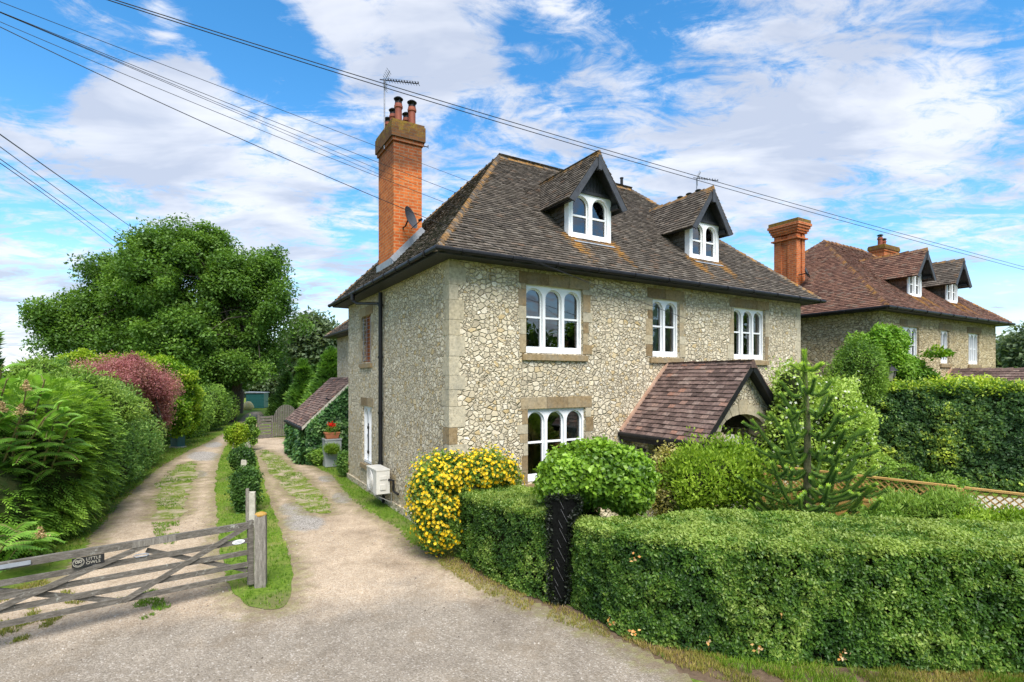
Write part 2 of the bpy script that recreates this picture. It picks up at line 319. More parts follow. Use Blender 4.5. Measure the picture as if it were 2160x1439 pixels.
M['curtain'] = plain('cream_curtain', (.50, .46, .38), (.34, .30, .24), 3, .9, .1, .1, stretch=(14, 14, .5))
M['blind'] = plain('white_blind', (.62, .64, .66), (.54, .56, .58), 3, .8, .05)
M['inner'] = plain('dim_plaster', (.42, .39, .34), (.34, .31, .27), 2, .9)
M['innerdoor'] = plain('dark_varnished_door', (.05, .028, .016), (.08, .045, .025), 5, .5, .1, stretch=(8, 8, 1))
M['orangewood'] = woodmat('orange_shutter', (.32, .10, .03), (.42, .15, .05), (8, 8, 1))
def glass():
    g = G('window_glass'); lw = g.n('ShaderNodeFresnel'); lw.inputs['IOR'].default_value = 2.0
    tr = g.n('ShaderNodeBsdfTransparent'); tr.inputs[0].default_value = (.72, .76, .76, 1); gl = g.n('ShaderNodeBsdfGlossy'); gl.inputs['Roughness'].default_value = .0
    bp = g.bump(g.noise(1.7, 2), .04, .02); g.link(bp, gl.inputs['Normal'])
    ms = g.n('ShaderNodeMixShader'); g.link(g.math('ADD', g.math('MULTIPLY', lw.outputs[0], 1.25), .03, True), ms.inputs[0]); g.link(tr.outputs[0], ms.inputs[1]); g.link(gl.outputs[0], ms.inputs[2]); g.link(ms.outputs[0], g.out.inputs[0]); return g.m
M['glass'] = glass()
M['oldwood'] = woodmat('silvered_oak', (.135, .12, .10), (.24, .22, .19), (2, 9, 9), (.40, .40, .35))
M['oldpost'] = woodmat('silvered_oak_post', (.21, .19, .16), (.34, .31, .27), (9, 9, 1.3))
M['newwood'] = woodmat('honey_larch', (.52, .31, .095), (.62, .40, .15), (1.2, 9, 9))
M['bark'] = plain('bark', (.10, .085, .065), (.055, .045, .035), 9, .95, .9, .1, stretch=(3, 3, .8))
M['barkgrey'] = plain('grey_bark', (.15, .155, .075), (.10, .095, .05), 12, .95, .9, .1, stretch=(1, 1, 3))
M['core'] = plain('hedge_twigs', (.020, .036, .010), (.034, .040, .014), 14, .95, .8, .05)
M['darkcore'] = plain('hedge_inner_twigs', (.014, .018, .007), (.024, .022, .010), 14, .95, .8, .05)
M['ac'] = plain('warm_white_enamel', (.62, .60, .55), (.56, .54, .49), 3, .45, .05, .4)
M['acpale'] = plain('pale_grey_grille', (.44, .43, .40), (.38, .37, .35), 4, .5, .05)
M['acdark'] = plain('grey_grille', (.30, .29, .27), (.24, .23, .22), 4, .5, .05)
M['zinc'] = plain('pale_grey_zinc', (.34, .36, .36), (.28, .30, .30), 3, .5, .08, .4)
M['fillet'] = plain('stained_mortar', (.40, .27, .20), (.32, .19, .13), 6, .9, .4, .1)
M['terracotta'] = plain('terracotta', (.45, .17, .08), (.36, .13, .06), 5, .8)
M['redflower'] = plain('red_petals', (.60, .02, .012), (.45, .01, .01), 20, .6)
M['greenbox'] = plain('teal_painted_metal', (.016, .09, .085), (.022, .11, .105), 5, .45, .05, .4)
M['yellowbag'] = plain('yellow_sacking', (.62, .44, .12), (.55, .50, .30), 6, .7, .4)
M['palestone'] = plain('pale_weathered_stone', (.50, .47, .40), (.34, .32, .27), 9, .9, .5, .1)
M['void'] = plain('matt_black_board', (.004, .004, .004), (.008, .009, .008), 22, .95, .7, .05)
M['orangelichen'] = plain('orange_lichen', (.50, .25, .03), (.36, .24, .08), 14, .95, .8, .1)
M['wire'] = plain('black_cable', (.012, .012, .016), (.016, .016, .02), 5, .5, .0)
M['signblack'] = plain('black_slate_plate', (.012, .012, .013), (.02, .02, .02), 6, .6, .1)
M['signtext'] = plain('cream_lettering', (.40, .375, .30), (.36, .33, .27), 9, .7, .05)
# foliage (albedo, not the sunlit look)
LIFT = dict(oak_leaves=2.5, bright_ivy_leaves=1.9, beech_leaves=2.5, black_fuzz_leaves=1.0, loose_stones=1.0, cypress_sprays=2.2, sumac_leaflets=1.9, mixed_hedge_leaves=2.2, privet_leaves=2.1, thuja_sprays=1.6, ivy_leaves=2.2, monkey_puzzle_needles=2.6, mock_orange_leaves=1.9, feathery_leaves=1.35, smoke_bush_plumes=1.3, white_petals=1, yellow_petals=1, sumac_panicles=1, variegated_leaves=1, golden_leaves=1.1, lime_green_leaves=1.3, wisteria_leaves=1.15)
def LM(n, *c, **k):
    f = LIFT.get(n, 1.5); return leafmat(n, [(i / (len(c) - 1), tuple(min(.8, v * f * (1.12 if j == 0 and n not in LIFT else 1)) for j, v in enumerate(x))) for i, x in enumerate(c)], **k)
M['oak'] = LM('oak_leaves', (.024, .050, .010), (.038, .076, .012), (.056, .102, .015), (.084, .135, .021))
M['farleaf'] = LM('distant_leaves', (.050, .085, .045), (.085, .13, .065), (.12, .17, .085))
M['thuja'] = LM('thuja_sprays', (.030, .075, .012), (.055, .12, .018), (.085, .17, .022), (.13, .21, .03))
M['cypress'] = LM('cypress_sprays', (.032, .072, .012), (.060, .12, .016), (.10, .175, .021), (.155, .235, .034))
M['sumac'] = LM('sumac_leaflets', (.040, .095, .018), (.065, .14, .022), (.105, .20, .030), (.15, .25, .045), rough=.45)
M['sumacflower'] = LM('sumac_panicles', (.30, .20, .08), (.42, .30, .14), (.50, .38, .20), trans=.1)
M['mixedhedge'] = LM('mixed_hedge_leaves', (.030, .066, .018), (.050, .105, .022), (.080, .15, .030), (.14, .20, .05))
M['smoke'] = LM('smoke_bush_plumes', (.22, .075, .080), (.28, .10, .105), (.34, .135, .14), (.34, .18, .15), trans=.4)
M['golden'] = LM('golden_leaves', (.06, .15, .010), (.13, .25, .012), (.22, .34, .016), (.32, .40, .03), trans=.4)
M['privet'] = LM('privet_leaves', (.026, .058, .011), (.050, .098, .015), (.080, .14, .019), (.12, .19, .03))
M['box'] = LM('box_leaves', (.014, .042, .012), (.026, .070, .016), (.045, .11, .022), (.07, .15, .03))
M['hedge'] = LM('hawthorn_hedge_leaves', (.020, .058, .010), (.040, .100, .014), (.080, .162, .021), (.185, .27, .06), rough=.42, gloss=.35)
M['beech'] = LM('beech_leaves', (.016, .038, .013), (.030, .062, .018), (.060, .105, .022), (.22, .26, .035), rough=.4)
M['ivyball'] = LM('bright_ivy_leaves', (.034, .075, .009), (.070, .135, .013), (.115, .195, .017), (.17, .27, .03), rough=.38, gloss=.4)
M['ivy'] = LM('ivy_leaves', (.018, .050, .018), (.035, .082, .026), (.06, .125, .034), (.12, .18, .07), rough=.38, gloss=.4)
M['lime'] = LM('lime_green_leaves', (.065, .13, .010), (.125, .215, .016), (.19, .295, .022), (.27, .37, .04), trans=.4)
M['variegated'] = LM('variegated_leaves', (.18, .20, .03), (.34, .31, .06), (.46, .40, .12), (.50, .46, .2), trans=.35)
M['whiteleaf'] = LM('mock_orange_leaves', (.07, .125, .018), (.12, .19, .026), (.18, .255, .04), (.25, .32, .075), trans=.38)
M['whiteflower'] = LM('white_petals', (.42, .48, .30), (.58, .61, .46), (.68, .69, .58), trans=.3)
M['yellowflower'] = LM('yellow_petals', (.66, .40, .006), (.76, .52, .010), (.82, .60, .03), trans=.3)
M['hypericum'] = LM('hypericum_leaves', (.03, .085, .014), (.06, .135, .02), (.10, .19, .026), (.15, .24, .04))
M['wisteria'] = LM('wisteria_leaves', (.045, .13, .014), (.085, .20, .018), (.135, .275, .024), (.2, .34, .04), trans=.4)
M['fennel'] = LM('feathery_leaves', (.07, .14, .02), (.12, .21, .03), (.17, .27, .04), (.22, .31, .06), trans=.4)
M['araucaria'] = LM('monkey_puzzle_needles', (.030, .060, .016), (.055, .098, .020), (.090, .145, .022), (.17, .24, .025), trans=.3, rough=.4)
M['drygrass'] = LM('dry_verge_grass', (.09, .13, .02), (.15, .18, .03), (.22, .20, .06), (.28, .23, .09), trans=.4)
M['darkleaf'] = LM('black_fuzz_leaves', (.004, .006, .003), (.006, .010, .004), (.010, .016, .006), (.014, .022, .008), trans=.05)  # plain black leaves for the fuzzy rim of the black slab
M['fadedleaf'] = LM('faded_orange_leaves', (.30, .14, .05), (.42, .22, .06), (.50, .32, .12), (.46, .38, .26))
M['grass'] = LM('grass_blades', (.055, .12, .012), (.085, .18, .014), (.125, .235, .018), (.26, .26, .08), trans=.4)
def groundmat():
    g = G('rough_lawn'); f = g.noise(1.3, 6, .6); h = g.noise(16, 6, .7); c = g.ramp(h, [(.3, (.060, .105, .014)), (.5, (.105, .175, .02)), (.7, (.17, .235, .035))])
    c = g.mix(g.rng(f, .50, .72, 0, .7), c, (.25, .22, .08)); c = g.mix(g.rng(g.noise(.5, 3), .56, .7, 0, .6), c, (.17, .13, .08))
    return g.done(c, .95, g.bump(h, .8, .03), .1)
M['ground'] = groundmat()
def wornmat():
    g = G('worn_grass_and_gravel'); h = g.noise(15, 6, .7); c = g.ramp(h, [(.3, (.075, .11, .016)), (.5, (.13, .175, .025)), (.7, (.21, .22, .05))]); f = g.noise(2.6, 7, .7); c = g.mix(g.rng(f, .44, .60, 0, .9), c, g.mix(g.noise(40, 3), (.28, .215, .155), (.46, .38, .29)))
    return g.done(c, .95, g.bump(h, .8, .03), .1)
M['worn'] = wornmat()
def gravelmat(name, kind):
    g = G(name); o = g.tc.outputs['Object']; sep = g.n('ShaderNodeSeparateXYZ'); g.link(o, sep.inputs[0])
    cell = g.vor(62, 'F1', o, 'Color'); sp = g.n('ShaderNodeSeparateColor'); g.link(cell, sp.inputs[0]); d = g.vor(62, 'F1', o)
    cell2 = g.vor(24, 'F1', o, 'Color'); sp2 = g.n('ShaderNodeSeparateColor'); g.link(cell2, sp2.inputs[0])
    pink = g.ramp(sp.outputs[0], [(0, (.32, .24, .165)), (.3, (.42, .33, .24)), (.6, (.475, .38, .28)), (.85, (.53, .44, .335)), (1, (.42, .36, .29))])
    grey = g.ramp(sp.outputs[0], [(0, (.21, .18, .142)), (.35, (.262, .227, .182)), (.7, (.295, .256, .21)), (.92, (.345, .305, .255)), (1, (.46, .42, .37))])
    flint = g.ramp(sp.outputs[0], [(0, (.14, .13, .12)), (.4, (.25, .235, .215)), (.75, (.34, .325, .30)), (1, (.48, .46, .43))])
    if kind == 'flint': c = flint
    else:
        yy = g.math('ADD', sep.outputs[1], g.math('MULTIPLY', g.math('SUBTRACT', g.noise(.9, 5, .6), .5), 3.0))
        yy = g.math('SUBTRACT', yy, g.math('MULTIPLY', sep.outputs[0], .25))
        c = g.mix(g.rng(yy, 7.0, 8.6, 0, 1, True), grey, pink)
        soil = g.math('ADD', g.math('MULTIPLY', sep.outputs[0], .34), g.math('ADD', g.math('MULTIPLY', sep.outputs[1], -.26), g.math('MULTIPLY', g.noise(1.1, 6, .65), 1.3)))
        c = g.mix(g.rng(soil, -.55, .25, 0, .85, True), c, g.mix(g.noise(9, 6), (.125, .092, .066), (.22, .175, .13)))
        c = g.mix(g.rng(g.noise(1.3, 7, .7), .52, .70, 0, .6), c, (.20, .155, .105))
    big = g.noise(.8, 7, .68, .6); c = g.mix(.9, c, g.ramp(big, [(.3, (.70, .68, .66)), (.5, (.96, .95, .93)), (.7, (1.14, 1.12, 1.09))]), 'MULTIPLY')
    c = g.mix(.3, c, g.ramp(sp2.outputs[1], [(0, (.7, .7, .7)), (1, (1.2, 1.2, 1.2))]), 'MULTIPLY')
    deb = g.noise(30, 3, .8); c = g.mix(g.rng(deb, .70, .76, 0, .7), c, (.10, .075, .05)); deb2 = g.noise(21, 2, .5, 0, stretch=(1, 1.7, 1)); c = g.mix(g.rng(deb2, .73, .77, 0, .6), c, (.62, .57, .50))
    tracks = g.noise(2.4, 4, .6, .4, stretch=(1, .35, 1)); c = g.mix(.35, c, g.ramp(tracks, [(.35, (.75, .73, .7)), (.65, (1.08, 1.07, 1.06))]), 'MULTIPLY')
    if kind != 'flint':
        gm = g.math('ADD', g.attr('grey'), g.math('MULTIPLY', g.math('SUBTRACT', g.noise(5, 6, .7), .5), .7)); c = g.mix(g.rng(gm, .28, .55, 0, .85, True), c, flint)
                                                                     # soil and moss creep in along the edges
        ed = g.math('ADD', g.attr(), g.math('MULTIPLY', g.math('SUBTRACT', g.noise(3.4, 6, .7), .5), .9)); c = g.mix(g.rng(ed, .0, .42, .75, 0, True), c, g.mix(g.rng(g.noise(7, 5), .4, .6), (.16, .12, .075), (.20, .19, .07)))
    h = g.math('ADD', g.math('MULTIPLY', d, -1.0), g.math('MULTIPLY', g.noise(6, 5), .8))
    return g.done(c, .92, g.bump(h, .55, .016), .12)
M['gravel'] = gravelmat('pink_gravel', 'pink'); M['flint'] = gravelmat('grey_chippings', 'flint')
def soilmat():
    g = G('bare_soil'); f = g.noise(9, 7, .7); c = g.ramp(f, [(.3, (.075, .052, .035)), (.55, (.135, .095, .062)), (.75, (.20, .155, .10))]); return g.done(c, .95, g.bump(f, .7, .03), .1)
M['soil'] = soilmat()

# ------------------------------------------------------------------ ground, drives
def wobble(pts, amp=.06, step=.12, seed=0):             # an outline resampled with a ragged edge
    P = np.array(pts, float); out = []
    for a, b in zip(P, np.roll(P, -1, 0)):
        k = max(1, int(np.linalg.norm(b - a) / step)); t = np.arange(k)[:, None] / k; out.append(a + (b - a) * t)
    Q = np.concatenate(out); N3 = np.c_[Q, np.zeros(len(Q))]
    dx = (vnoise(N3, 2.5, seed + 1) - .5) * 2 + (vnoise(N3, 7.5, seed + 2) - .5) * 1.2; dy = (vnoise(N3, 2.5, seed + 3) - .5) * 2 + (vnoise(N3, 7.5, seed + 4) - .5) * 1.2
    return Q + np.c_[dx, dy] * amp
def smoothpoly(px, it=2):
    P = np.array(px, float)
    for _ in range(it): P = np.stack([P * .75 + np.roll(P, -1, 0) * .25, P * .25 + np.roll(P, -1, 0) * .75], 1).reshape(-1, 2)
    return P
def sheet(name, px, z, mat, amp=.06, smooth=2, seed=0, kind='structure', world=False, label=None):
    P = np.array(px, float) if world else np.array([gp(*p) for p in px])
    P = wobble(smoothpoly(P, smooth) if smooth else P, amp, seed=seed)
    mb = MB(); mb.add([(x, y, z) for x, y in P], [tuple(range(len(P)))]); bm = bmesh.new()
    o = mb.build(name, mat); bm.from_mesh(o.data); bmesh.ops.triangulate(bm, faces=bm.faces[:]); bmesh.ops.recalc_face_normals(bm, faces=bm.faces[:])
    for f in bm.faces:
        if f.normal.z < 0: f.normal_flip()
    bm.to_mesh(o.data); bm.free(); tag(o, label=label, kind=kind); return o, P
mb = MB(); mb.add([(-900, -300, 0), (900, -300, 0), (900, 1500, 0), (-900, 1500, 0)], [(0, 1, 2, 3)]); tag(mb.build('ground', M['ground']), kind='structure')
DRIVE = [(-300, 1560), (-200, 1400), (-70, 1262), (90, 1236), (175, 1180), (215, 1110), (262, 1058), (330, 992), (392, 955), (458, 925), (503, 891), (524, 869), (556, 868), (545, 905), (538, 924), (608, 922), (612, 944), (645, 976), (702, 1005), (724, 1040), (768, 1077),
         (838, 1115), (870, 1158), (940, 1188), (1010, 1228), (1095, 1266), (1190, 1298), (1312, 1358), (1445, 1425), (1720, 1640), (900, 2600), (-600, 2300)]
def in_poly(P, poly):
    x, y = P[:, 0], P[:, 1]; c = np.zeros(len(P), bool)
    for (ax, ay), (bx, by) in zip(poly, np.roll(poly, -1, 0)): c ^= ((ay > y) != (by > y)) & (x < (bx - ax) * (y - ay) / (by - ay + 1e-12) + ax)
    return c
def edge_sheet(name, px, z, mat, ymax, holes=(), st=.09):
    poly = wobble(smoothpoly(np.array([gp(*p) for p in px]), 1), .05, seed=3); lo, hi = poly.min(0), poly.max(0); lo = np.maximum(lo, (-30, -3)); hi = np.minimum(hi, (9, ymax))
    nx, ny = (int(v) for v in (hi - lo) / st); X, Y = np.meshgrid(lo[0] + st * np.arange(nx), lo[1] + st * np.arange(ny)); P = np.c_[X.ravel(), Y.ravel()]; ins = in_poly(P, poly)
    ds = np.full(len(P), 9.0)
    for q in (poly, *holes):
        for a, b in zip(q, np.roll(q, -1, 0)):
            e = b - a; t = np.clip(((P - a) @ e) / (e @ e + 1e-12), 0, 1); ds = np.minimum(ds, np.hypot(*(P - a - t[:, None] * e).T))
    ds = np.where(ins, ds, 0); ok = (ins).reshape(ny, nx); idx = np.arange(nx * ny).reshape(ny, nx); quad = ok[:-1, :-1] | ok[1:, :-1] | ok[:-1, 1:] | ok[1:, 1:]
    Fq = np.stack([idx[:-1, :-1], idx[:-1, 1:], idx[1:, 1:], idx[1:, :-1]], -1)[quad]; used = np.unique(Fq); rm = np.full(nx * ny, -1); rm[used] = np.arange(len(used)); V = np.c_[P[used], np.full(len(used), z)]
    gr = np.zeros(len(V))                                            # worn holes refilled with grey chippings
    for (cx, cy, rx, ry) in ((625, 1074, 44, 17), (640, 1102, 52, 20), (430, 962, 42, 11), (448, 938, 26, 7), (722, 1050, 26, 14), (415, 1000, 26, 9), (690, 1010, 22, 8)):
        c = gp(cx, cy); ax = gp(cx + rx, cy) - c; ay = gp(cx, cy - ry) - c; q = np.linalg.solve(np.c_[ax, ay], (V[:, :2] - c).T); gr = np.maximum(gr, 1.25 - np.hypot(*q))
    me = bpy.data.meshes.new(name); me.from_pydata(V.tolist(), [], rm[Fq].tolist()); me.materials.append(mat); me.attributes.new('grey', 'FLOAT', 'POINT').data.foreach_set('value', np.clip(gr, 0, 1).astype(np.float32)); o = finish(me, name, np.minimum(ds[used], 2), None, False, None); return tag(o, kind='structure'), poly

ISLAND = [(548, 1290), (500, 1275), (474, 1215), (458, 1120), (453, 1030), (462, 965), (488, 925), (512, 905), (520, 905), (530, 935), (545, 975), (560, 1030), (580, 1090), (606, 1160), (620, 1230), (603, 1282)]
_, ISL_P = sheet('grass_verge', ISLAND, .012, M['ground'], .05, 2, 11)
LSTRIP = [(322, 1092), (322, 1055), (345, 1008), (380, 978), (415, 972), (414, 1005), (398, 1040), (385, 1075), (372, 1098)]
_, LS_P = sheet('grass_strip', LSTRIP, .010, M['worn'], .16, 2, 21)
RSTRIP = [(546, 951), (562, 949), (580, 957), (612, 985), (655, 1020), (690, 1058), (697, 1082), (668, 1086), (640, 1080), (612, 1045), (578, 1005), (553, 975)]
_, RS_P = sheet('grass_strip', RSTRIP, .010, M['worn'], .11, 2, 31)
_, DRIVE_P = edge_sheet('driveway', DRIVE, .004, M['gravel'], 56, (ISL_P, LS_P, RS_P))
_, SOIL_P = sheet('soil_strip', [(905, 1170), (950, 1165), (1080, 1235), (1170, 1268), (1300, 1325), (1500, 1392), (1700, 1404), (2160, 1425), (2160, 1520), (1700, 1500), (1480, 1439), (1350, 1395), (1185, 1318), (1092, 1285), (1005, 1245)], .002, M['soil'], .08, 1, 51)
_, NDR = sheet('path', [tuple(hw(u, v)[:2]) for u, v in ((9.6, -2.2), (13.6, -2.6), (16, -9), (12.6, -11), (8.0, -8.0))], .006, M['palestone'], .1, 1, 61, world=True)

def pebbles(n, seed):
    r = np.random.default_rng(seed); lo, hi = np.array([-9.0, 4.2]), np.array([3.5, 16.0]); P = lo + (hi - lo) * r.random((n * 3, 2)); P = P[in_poly(P, DRIVE_P)]; d = vnoise(np.c_[P, np.zeros(len(P))], .8, 3); P = P[d > .42][:n]; mb = MB()
    for x, y in P:
        s = .006 + .012 * r.random() ** 2; a = r.random() * 3.14; ca, sa = math.cos(a) * s, math.sin(a) * s; h = s * (.5 + .5 * r.random()); e = .6 + .4 * r.random()
        mb.add([(x + ca, y + sa, .003), (x - sa * e, y + ca * e, .003), (x - ca, y - sa, .003), (x + sa * e, y - ca * e, .003), (x + ca * .5, y + sa * .5, .004 + h), (x - sa * .5, y + ca * .5, .004 + h * .9), (x - ca * .5, y - sa * .4, .004 + h), (x + sa * .5, y - ca * .5, .004 + h * .8)], [(0, 1, 5, 4), (1, 2, 6, 5), (2, 3, 7, 6), (3, 0, 4, 7), (4, 5, 6, 7)], r.random())
    tag(mb.build('pebbles', M['pebble']), kind='stuff')
M['pebble'] = LM('loose_stones', (.12, .10, .08), (.22, .185, .15), (.30, .26, .215), (.40, .36, .31), trans=.0, gloss=.05)
pebbles(2200, 5)
# ------------------------------------------------------------------ the house builder (u along the front, v to the back, z up)
def tile_plane(mb, O, eu, ev, nrm, poly, gauge=.1, wid=.165, holes=(), lich=None, th=.024, seed=0):
    O = np.array(O, float); eu = unit(np.array(eu, float)); ev = unit(np.array(ev, float)); nrm = unit(np.array(nrm, float)); r = np.random.default_rng(seed + 5)
    poly = np.array(poly, float); tmax = poly[:, 1].max(); t = poly[:, 1].min(); row = 0
    while t < tmax - .01:
        tm = t + gauge * .5; xs = []
        for a, b in zip(poly, np.roll(poly, -1, 0)):
            if (a[1] <= tm) != (b[1] <= tm): xs.append(a[0] + (b[0] - a[0]) * (tm - a[1]) / (b[1] - a[1]))
        xs.sort()
        for s0, s1 in zip(xs[::2], xs[1::2]):
            spans = [(s0, s1)]
            for h0, h1, k0, k1 in holes:
                if k0 < tm < k1: spans = [q for p in spans for q in ((p[0], min(p[1], h0)), (max(p[0], h1), p[1])) if q[1] - q[0] > .01]
            for q0, q1 in spans:
                c = math.floor(q0 / wid) * wid + (wid / 2 if row % 2 else 0) - wid
                while c < q1:
                    a, b = max(c, q0), min(c + wid - .004, q1)
                    if b - a > .012:
                        l = r.normal(0, .0035); lo = th + abs(r.normal(0, .004)); dt = r.normal(0, .004); top = t + gauge * 1.25
                        p = [O + eu * a + ev * (t + dt) + nrm * (lo + l), O + eu * b + ev * (t + dt) + nrm * (lo - l), O + eu * b + ev * top + nrm * .001, O + eu * a + ev * top + nrm * .001,
                             O + eu * a + ev * (t + dt) - nrm * .004, O + eu * b + ev * (t + dt) - nrm * .004]
                        lv = 0 if lich is None else max(0, min(5, int(lich((a + b) / 2, tm) + r.random())))
                        mb.add(p, [(0, 1, 2, 3), (4, 5, 1, 0), (4, 0, 3), (5, 2, 1)], lv + .02 + .96 * r.random())
                    c += wid
        t += gauge; row += 1
def capping(mb, a, b, wl, wr, n, step=.13, lap=.045, wing=.13, rise=.05, lvl=3, seed=0):   # hip or ridge tiles from a (low) to b
    a, b, wl, wr, n = (np.array(x, float) for x in (a, b, wl, wr, n)); L = np.linalg.norm(b - a); h = (b - a) / L; wl, wr, n = unit(wl), unit(wr), unit(n); r = np.random.default_rng(seed + 9); k = int(L / step)
    for i in range(k + 1):
        p0 = a + h * (i * step); p1 = a + h * min(i * step + step + lap, L + .02); j = r.normal(0, .006)
        def sec(p, e): return [p + wl * wing + n * (.006 + e * .5 - .02), p + wl * wing * .5 + n * (rise * .62 + e), p + n * (rise + e + j), p + wr * wing * .5 + n * (rise * .62 + e), p + wr * wing + n * (.006 + e * .5 - .02)]
        A = sec(p0, .03); B = sec(p1, .0); lv = max(0, min(5, int(lvl + r.random() * 2)))
        mb.add(A + B + [p0 + wl * wing - n * .03, p0 + wr * wing - n * .03], [(q, q + 1, q + 6, q + 5) for q in range(4)] + [(10, 2, 1, 0), (10, 11, 3, 2), (11, 4, 3)], lv + .02 + .96 * r.random())
def wall_face(mb, T, W, H, opens, z0=0, reveal=.22):
    xs = sorted({0, W} | {x for o in opens for x in (o[0], o[1])}); zs = sorted({z0, H} | {x for o in opens for x in (o[2], o[3])})
    for xa, xb in zip(xs, xs[1:]):
        for za, zb in zip(zs, zs[1:]):
            if any(o[0] <= xa and xb <= o[1] and o[2] <= za and zb <= o[3] for o in opens): continue
            mb.add([T(xa, 0, za), T(xb, 0, za), T(xb, 0, zb), T(xa, 0, zb)], [(0, 1, 2, 3)])
    for x0, x1, za, zb in opens:
        c = [(x0, za), (x1, za), (x1, zb), (x0, zb)]
        for (ax, az), (bx, bz) in zip(c, c[1:] + c[:1]): mb.add([T(ax, 0, az), T(bx, 0, bz), T(bx, reveal, bz), T(ax, reveal, az)], [(0, 1, 2, 3)])
def arch_poly(xl, xr, zb, zs, k=14, rise=None):
    c = (xl + xr) / 2; r = (xr - xl) / 2; q = r if rise is None else rise
    return [(xl, zb), (xr, zb)] + [(c + r * math.cos(math.pi * i / k), zs + q * math.sin(math.pi * i / k)) for i in range(k + 1)]
def ray_poly(c, ang, poly):
    d = (math.cos(ang), math.sin(ang)); best = 1e9
    for (ax, az), (bx, bz) in zip(poly, poly[1:] + poly[:1]):
        ex, ez = bx - ax, bz - az; den = d[0] * ez - d[1] * ex
        if abs(den) < 1e-12: continue
        t = ((ax - c[0]) * ez - (az - c[1]) * ex) / den; q = ((ax - c[0]) * d[1] - (az - c[1]) * d[0]) / den
        if t > 1e-9 and -1e-7 <= q <= 1 + 1e-7: best = min(best, t)
    return (c[0] + d[0] * best, c[1] + d[1] * best)
def ring(mb, T, hole, outer, d, d_outer=None):
    c = (sum(p[0] for p in hole) / len(hole), sum(p[1] for p in hole) / len(hole))
    an = sorted({round(math.atan2(p[1] - c[1], p[0] - c[0]), 6) for p in hole + outer}); n = len(an)
    A = [ray_poly(c, a, hole) for a in an]; B = [ray_poly(c, a, outer) for a in an]; do = d if d_outer is None else d_outer
    mb.add([T(p[0], d, p[1]) for p in A] + [T(p[0], do, p[1]) for p in B], [(i, (i + 1) % n, n + (i + 1) % n, n + i) for i in range(n)])
def rev(mb, T, poly, d0, d1):
    n = len(poly); mb.add([T(p[0], d0, p[1]) for p in poly] + [T(p[0], d1, p[1]) for p in poly], [(i, (i + 1) % n, n + (i + 1) % n, n + i) for i in range(n)])
def window(parent, T, w, h, n, name='window', d0=.07, rail=.5, mull=.035, deep=.055, curtain=None, solid=None, pots=False, level2=False, paint='white'):
    """sash window of n round-headed lights; T(x, d, z) places it"""
    mb = MB(); cw = w / n; glassp = []
    for i in range(n):
        x0, x1 = i * cw, (i + 1) * cw; xl, xr = x0 + mull, x1 - mull; r = (xr - xl) / 2
        h1 = arch_poly(xl, xr, .075, h - .06 - r); il, ir = xl + .028, xr - .028; h2 = arch_poly(il, ir, .135, h - .06 - r)
        ring(mb, T, h1, [(x0, 0), (x1, 0), (x1, h), (x0, h)], d0); rev(mb, T, h1, d0, d0 + deep); ring(mb, T, h2, h1, d0 + deep); rev(mb, T, h2, d0 + deep, d0 + deep + .035)
        zr = h * rail; mb.box((il, d0 + deep - .012, zr - .02), (ir, d0 + deep + .03, zr + .02), T=T)
        glassp.append((il, ir, arch_poly(il - .004, ir + .004, .13, h - .06 - r)))
    mb.box((-.02, d0 - .03, -.03), (w + .02, d0 + .12, .0), T=T)
    f = mb.build(name, M[paint], parent); gpar = parent if level2 else f
    for i, (a, b, pl) in enumerate(glassp):
        if solid and i in solid: continue
        g = MB(); g.add([T(p[0], d0 + deep + .022, p[1]) for p in pl], [tuple(range(len(pl)))]); g.build('pane', M['glass'], gpar)
    if curtain:
        for (xa, xb, za, zb, mt) in curtain:
            c = MB(); k = 24
            V = []
            for j in range(k + 1):
                for zz in (za, (za + zb) / 2, zb):
                    pin = 1 - .45 * math.sin(math.pi * .5 * (1 - abs(zz - (za + (zb - za) * .35)) / (zb - za))) if mt == 'curtain' else 1
                    xx = xb - (xb - xa) * (1 - j / k) * (pin if mt == 'curtain' else 1); V.append(T(xx, d0 + deep + .12 + (.025 * math.sin(j * 1.9) if mt == 'curtain' else 0), zz))
            c.add(V, [(j * 3 + q, (j + 1) * 3 + q, (j + 1) * 3 + q + 1, j * 3 + q + 1) for j in range(k) for q in (0, 1)]); c.build('curtain' if mt == 'curtain' else 'blind', M[mt], gpar, smooth=mt == 'curtain')
    return f
def surround(root, T, x0, x1, z0, z1, seed=0, sill=True, jambs=True, lint=.24):
    """lintel, jamb stones and sill of brown sandstone, a little proud of the rubble"""
    r = np.random.default_rng(seed); mb = MB(); W = x1 - x0; xa, xb = x0 - .17, x1 + .17; k = 3 if W > 1.2 else 2; cuts = [xa] + [xa + (xb - xa) * (j + 1 + r.normal(0, .12)) / k for j in range(k - 1)] + [xb]
    for a, b in zip(cuts, cuts[1:]): mb.box((a + .004, -.012, z1 + .004), (b - .004, .2, z1 + lint), r.random() * .45, T)
    mb.build('lintel', M['dressed'], root)
    if jambs:
        for side in (0, 1):
            mb = MB(); z = z0
            while z < z1 - .03:
                hh = min(.18 + r.random() * .22, z1 - z); l = .10 + r.random() * .16
                a, b = (x0 - l, x0 - .001) if side == 0 else (x1 + .001, x1 + l); mb.box((a, -.008 - r.random() * .004, z + .004), (b, .15, z + hh - .004), r.random(), T); z += hh
            mb.build('jamb', M['dressed'], root)
    if sill: mb = MB(); mb.box((x0 - .10, -.06, z0 - .15), (x1 + .10, .12, z0 - .031), .25, T); mb.build('sill', M['dressed'], root)
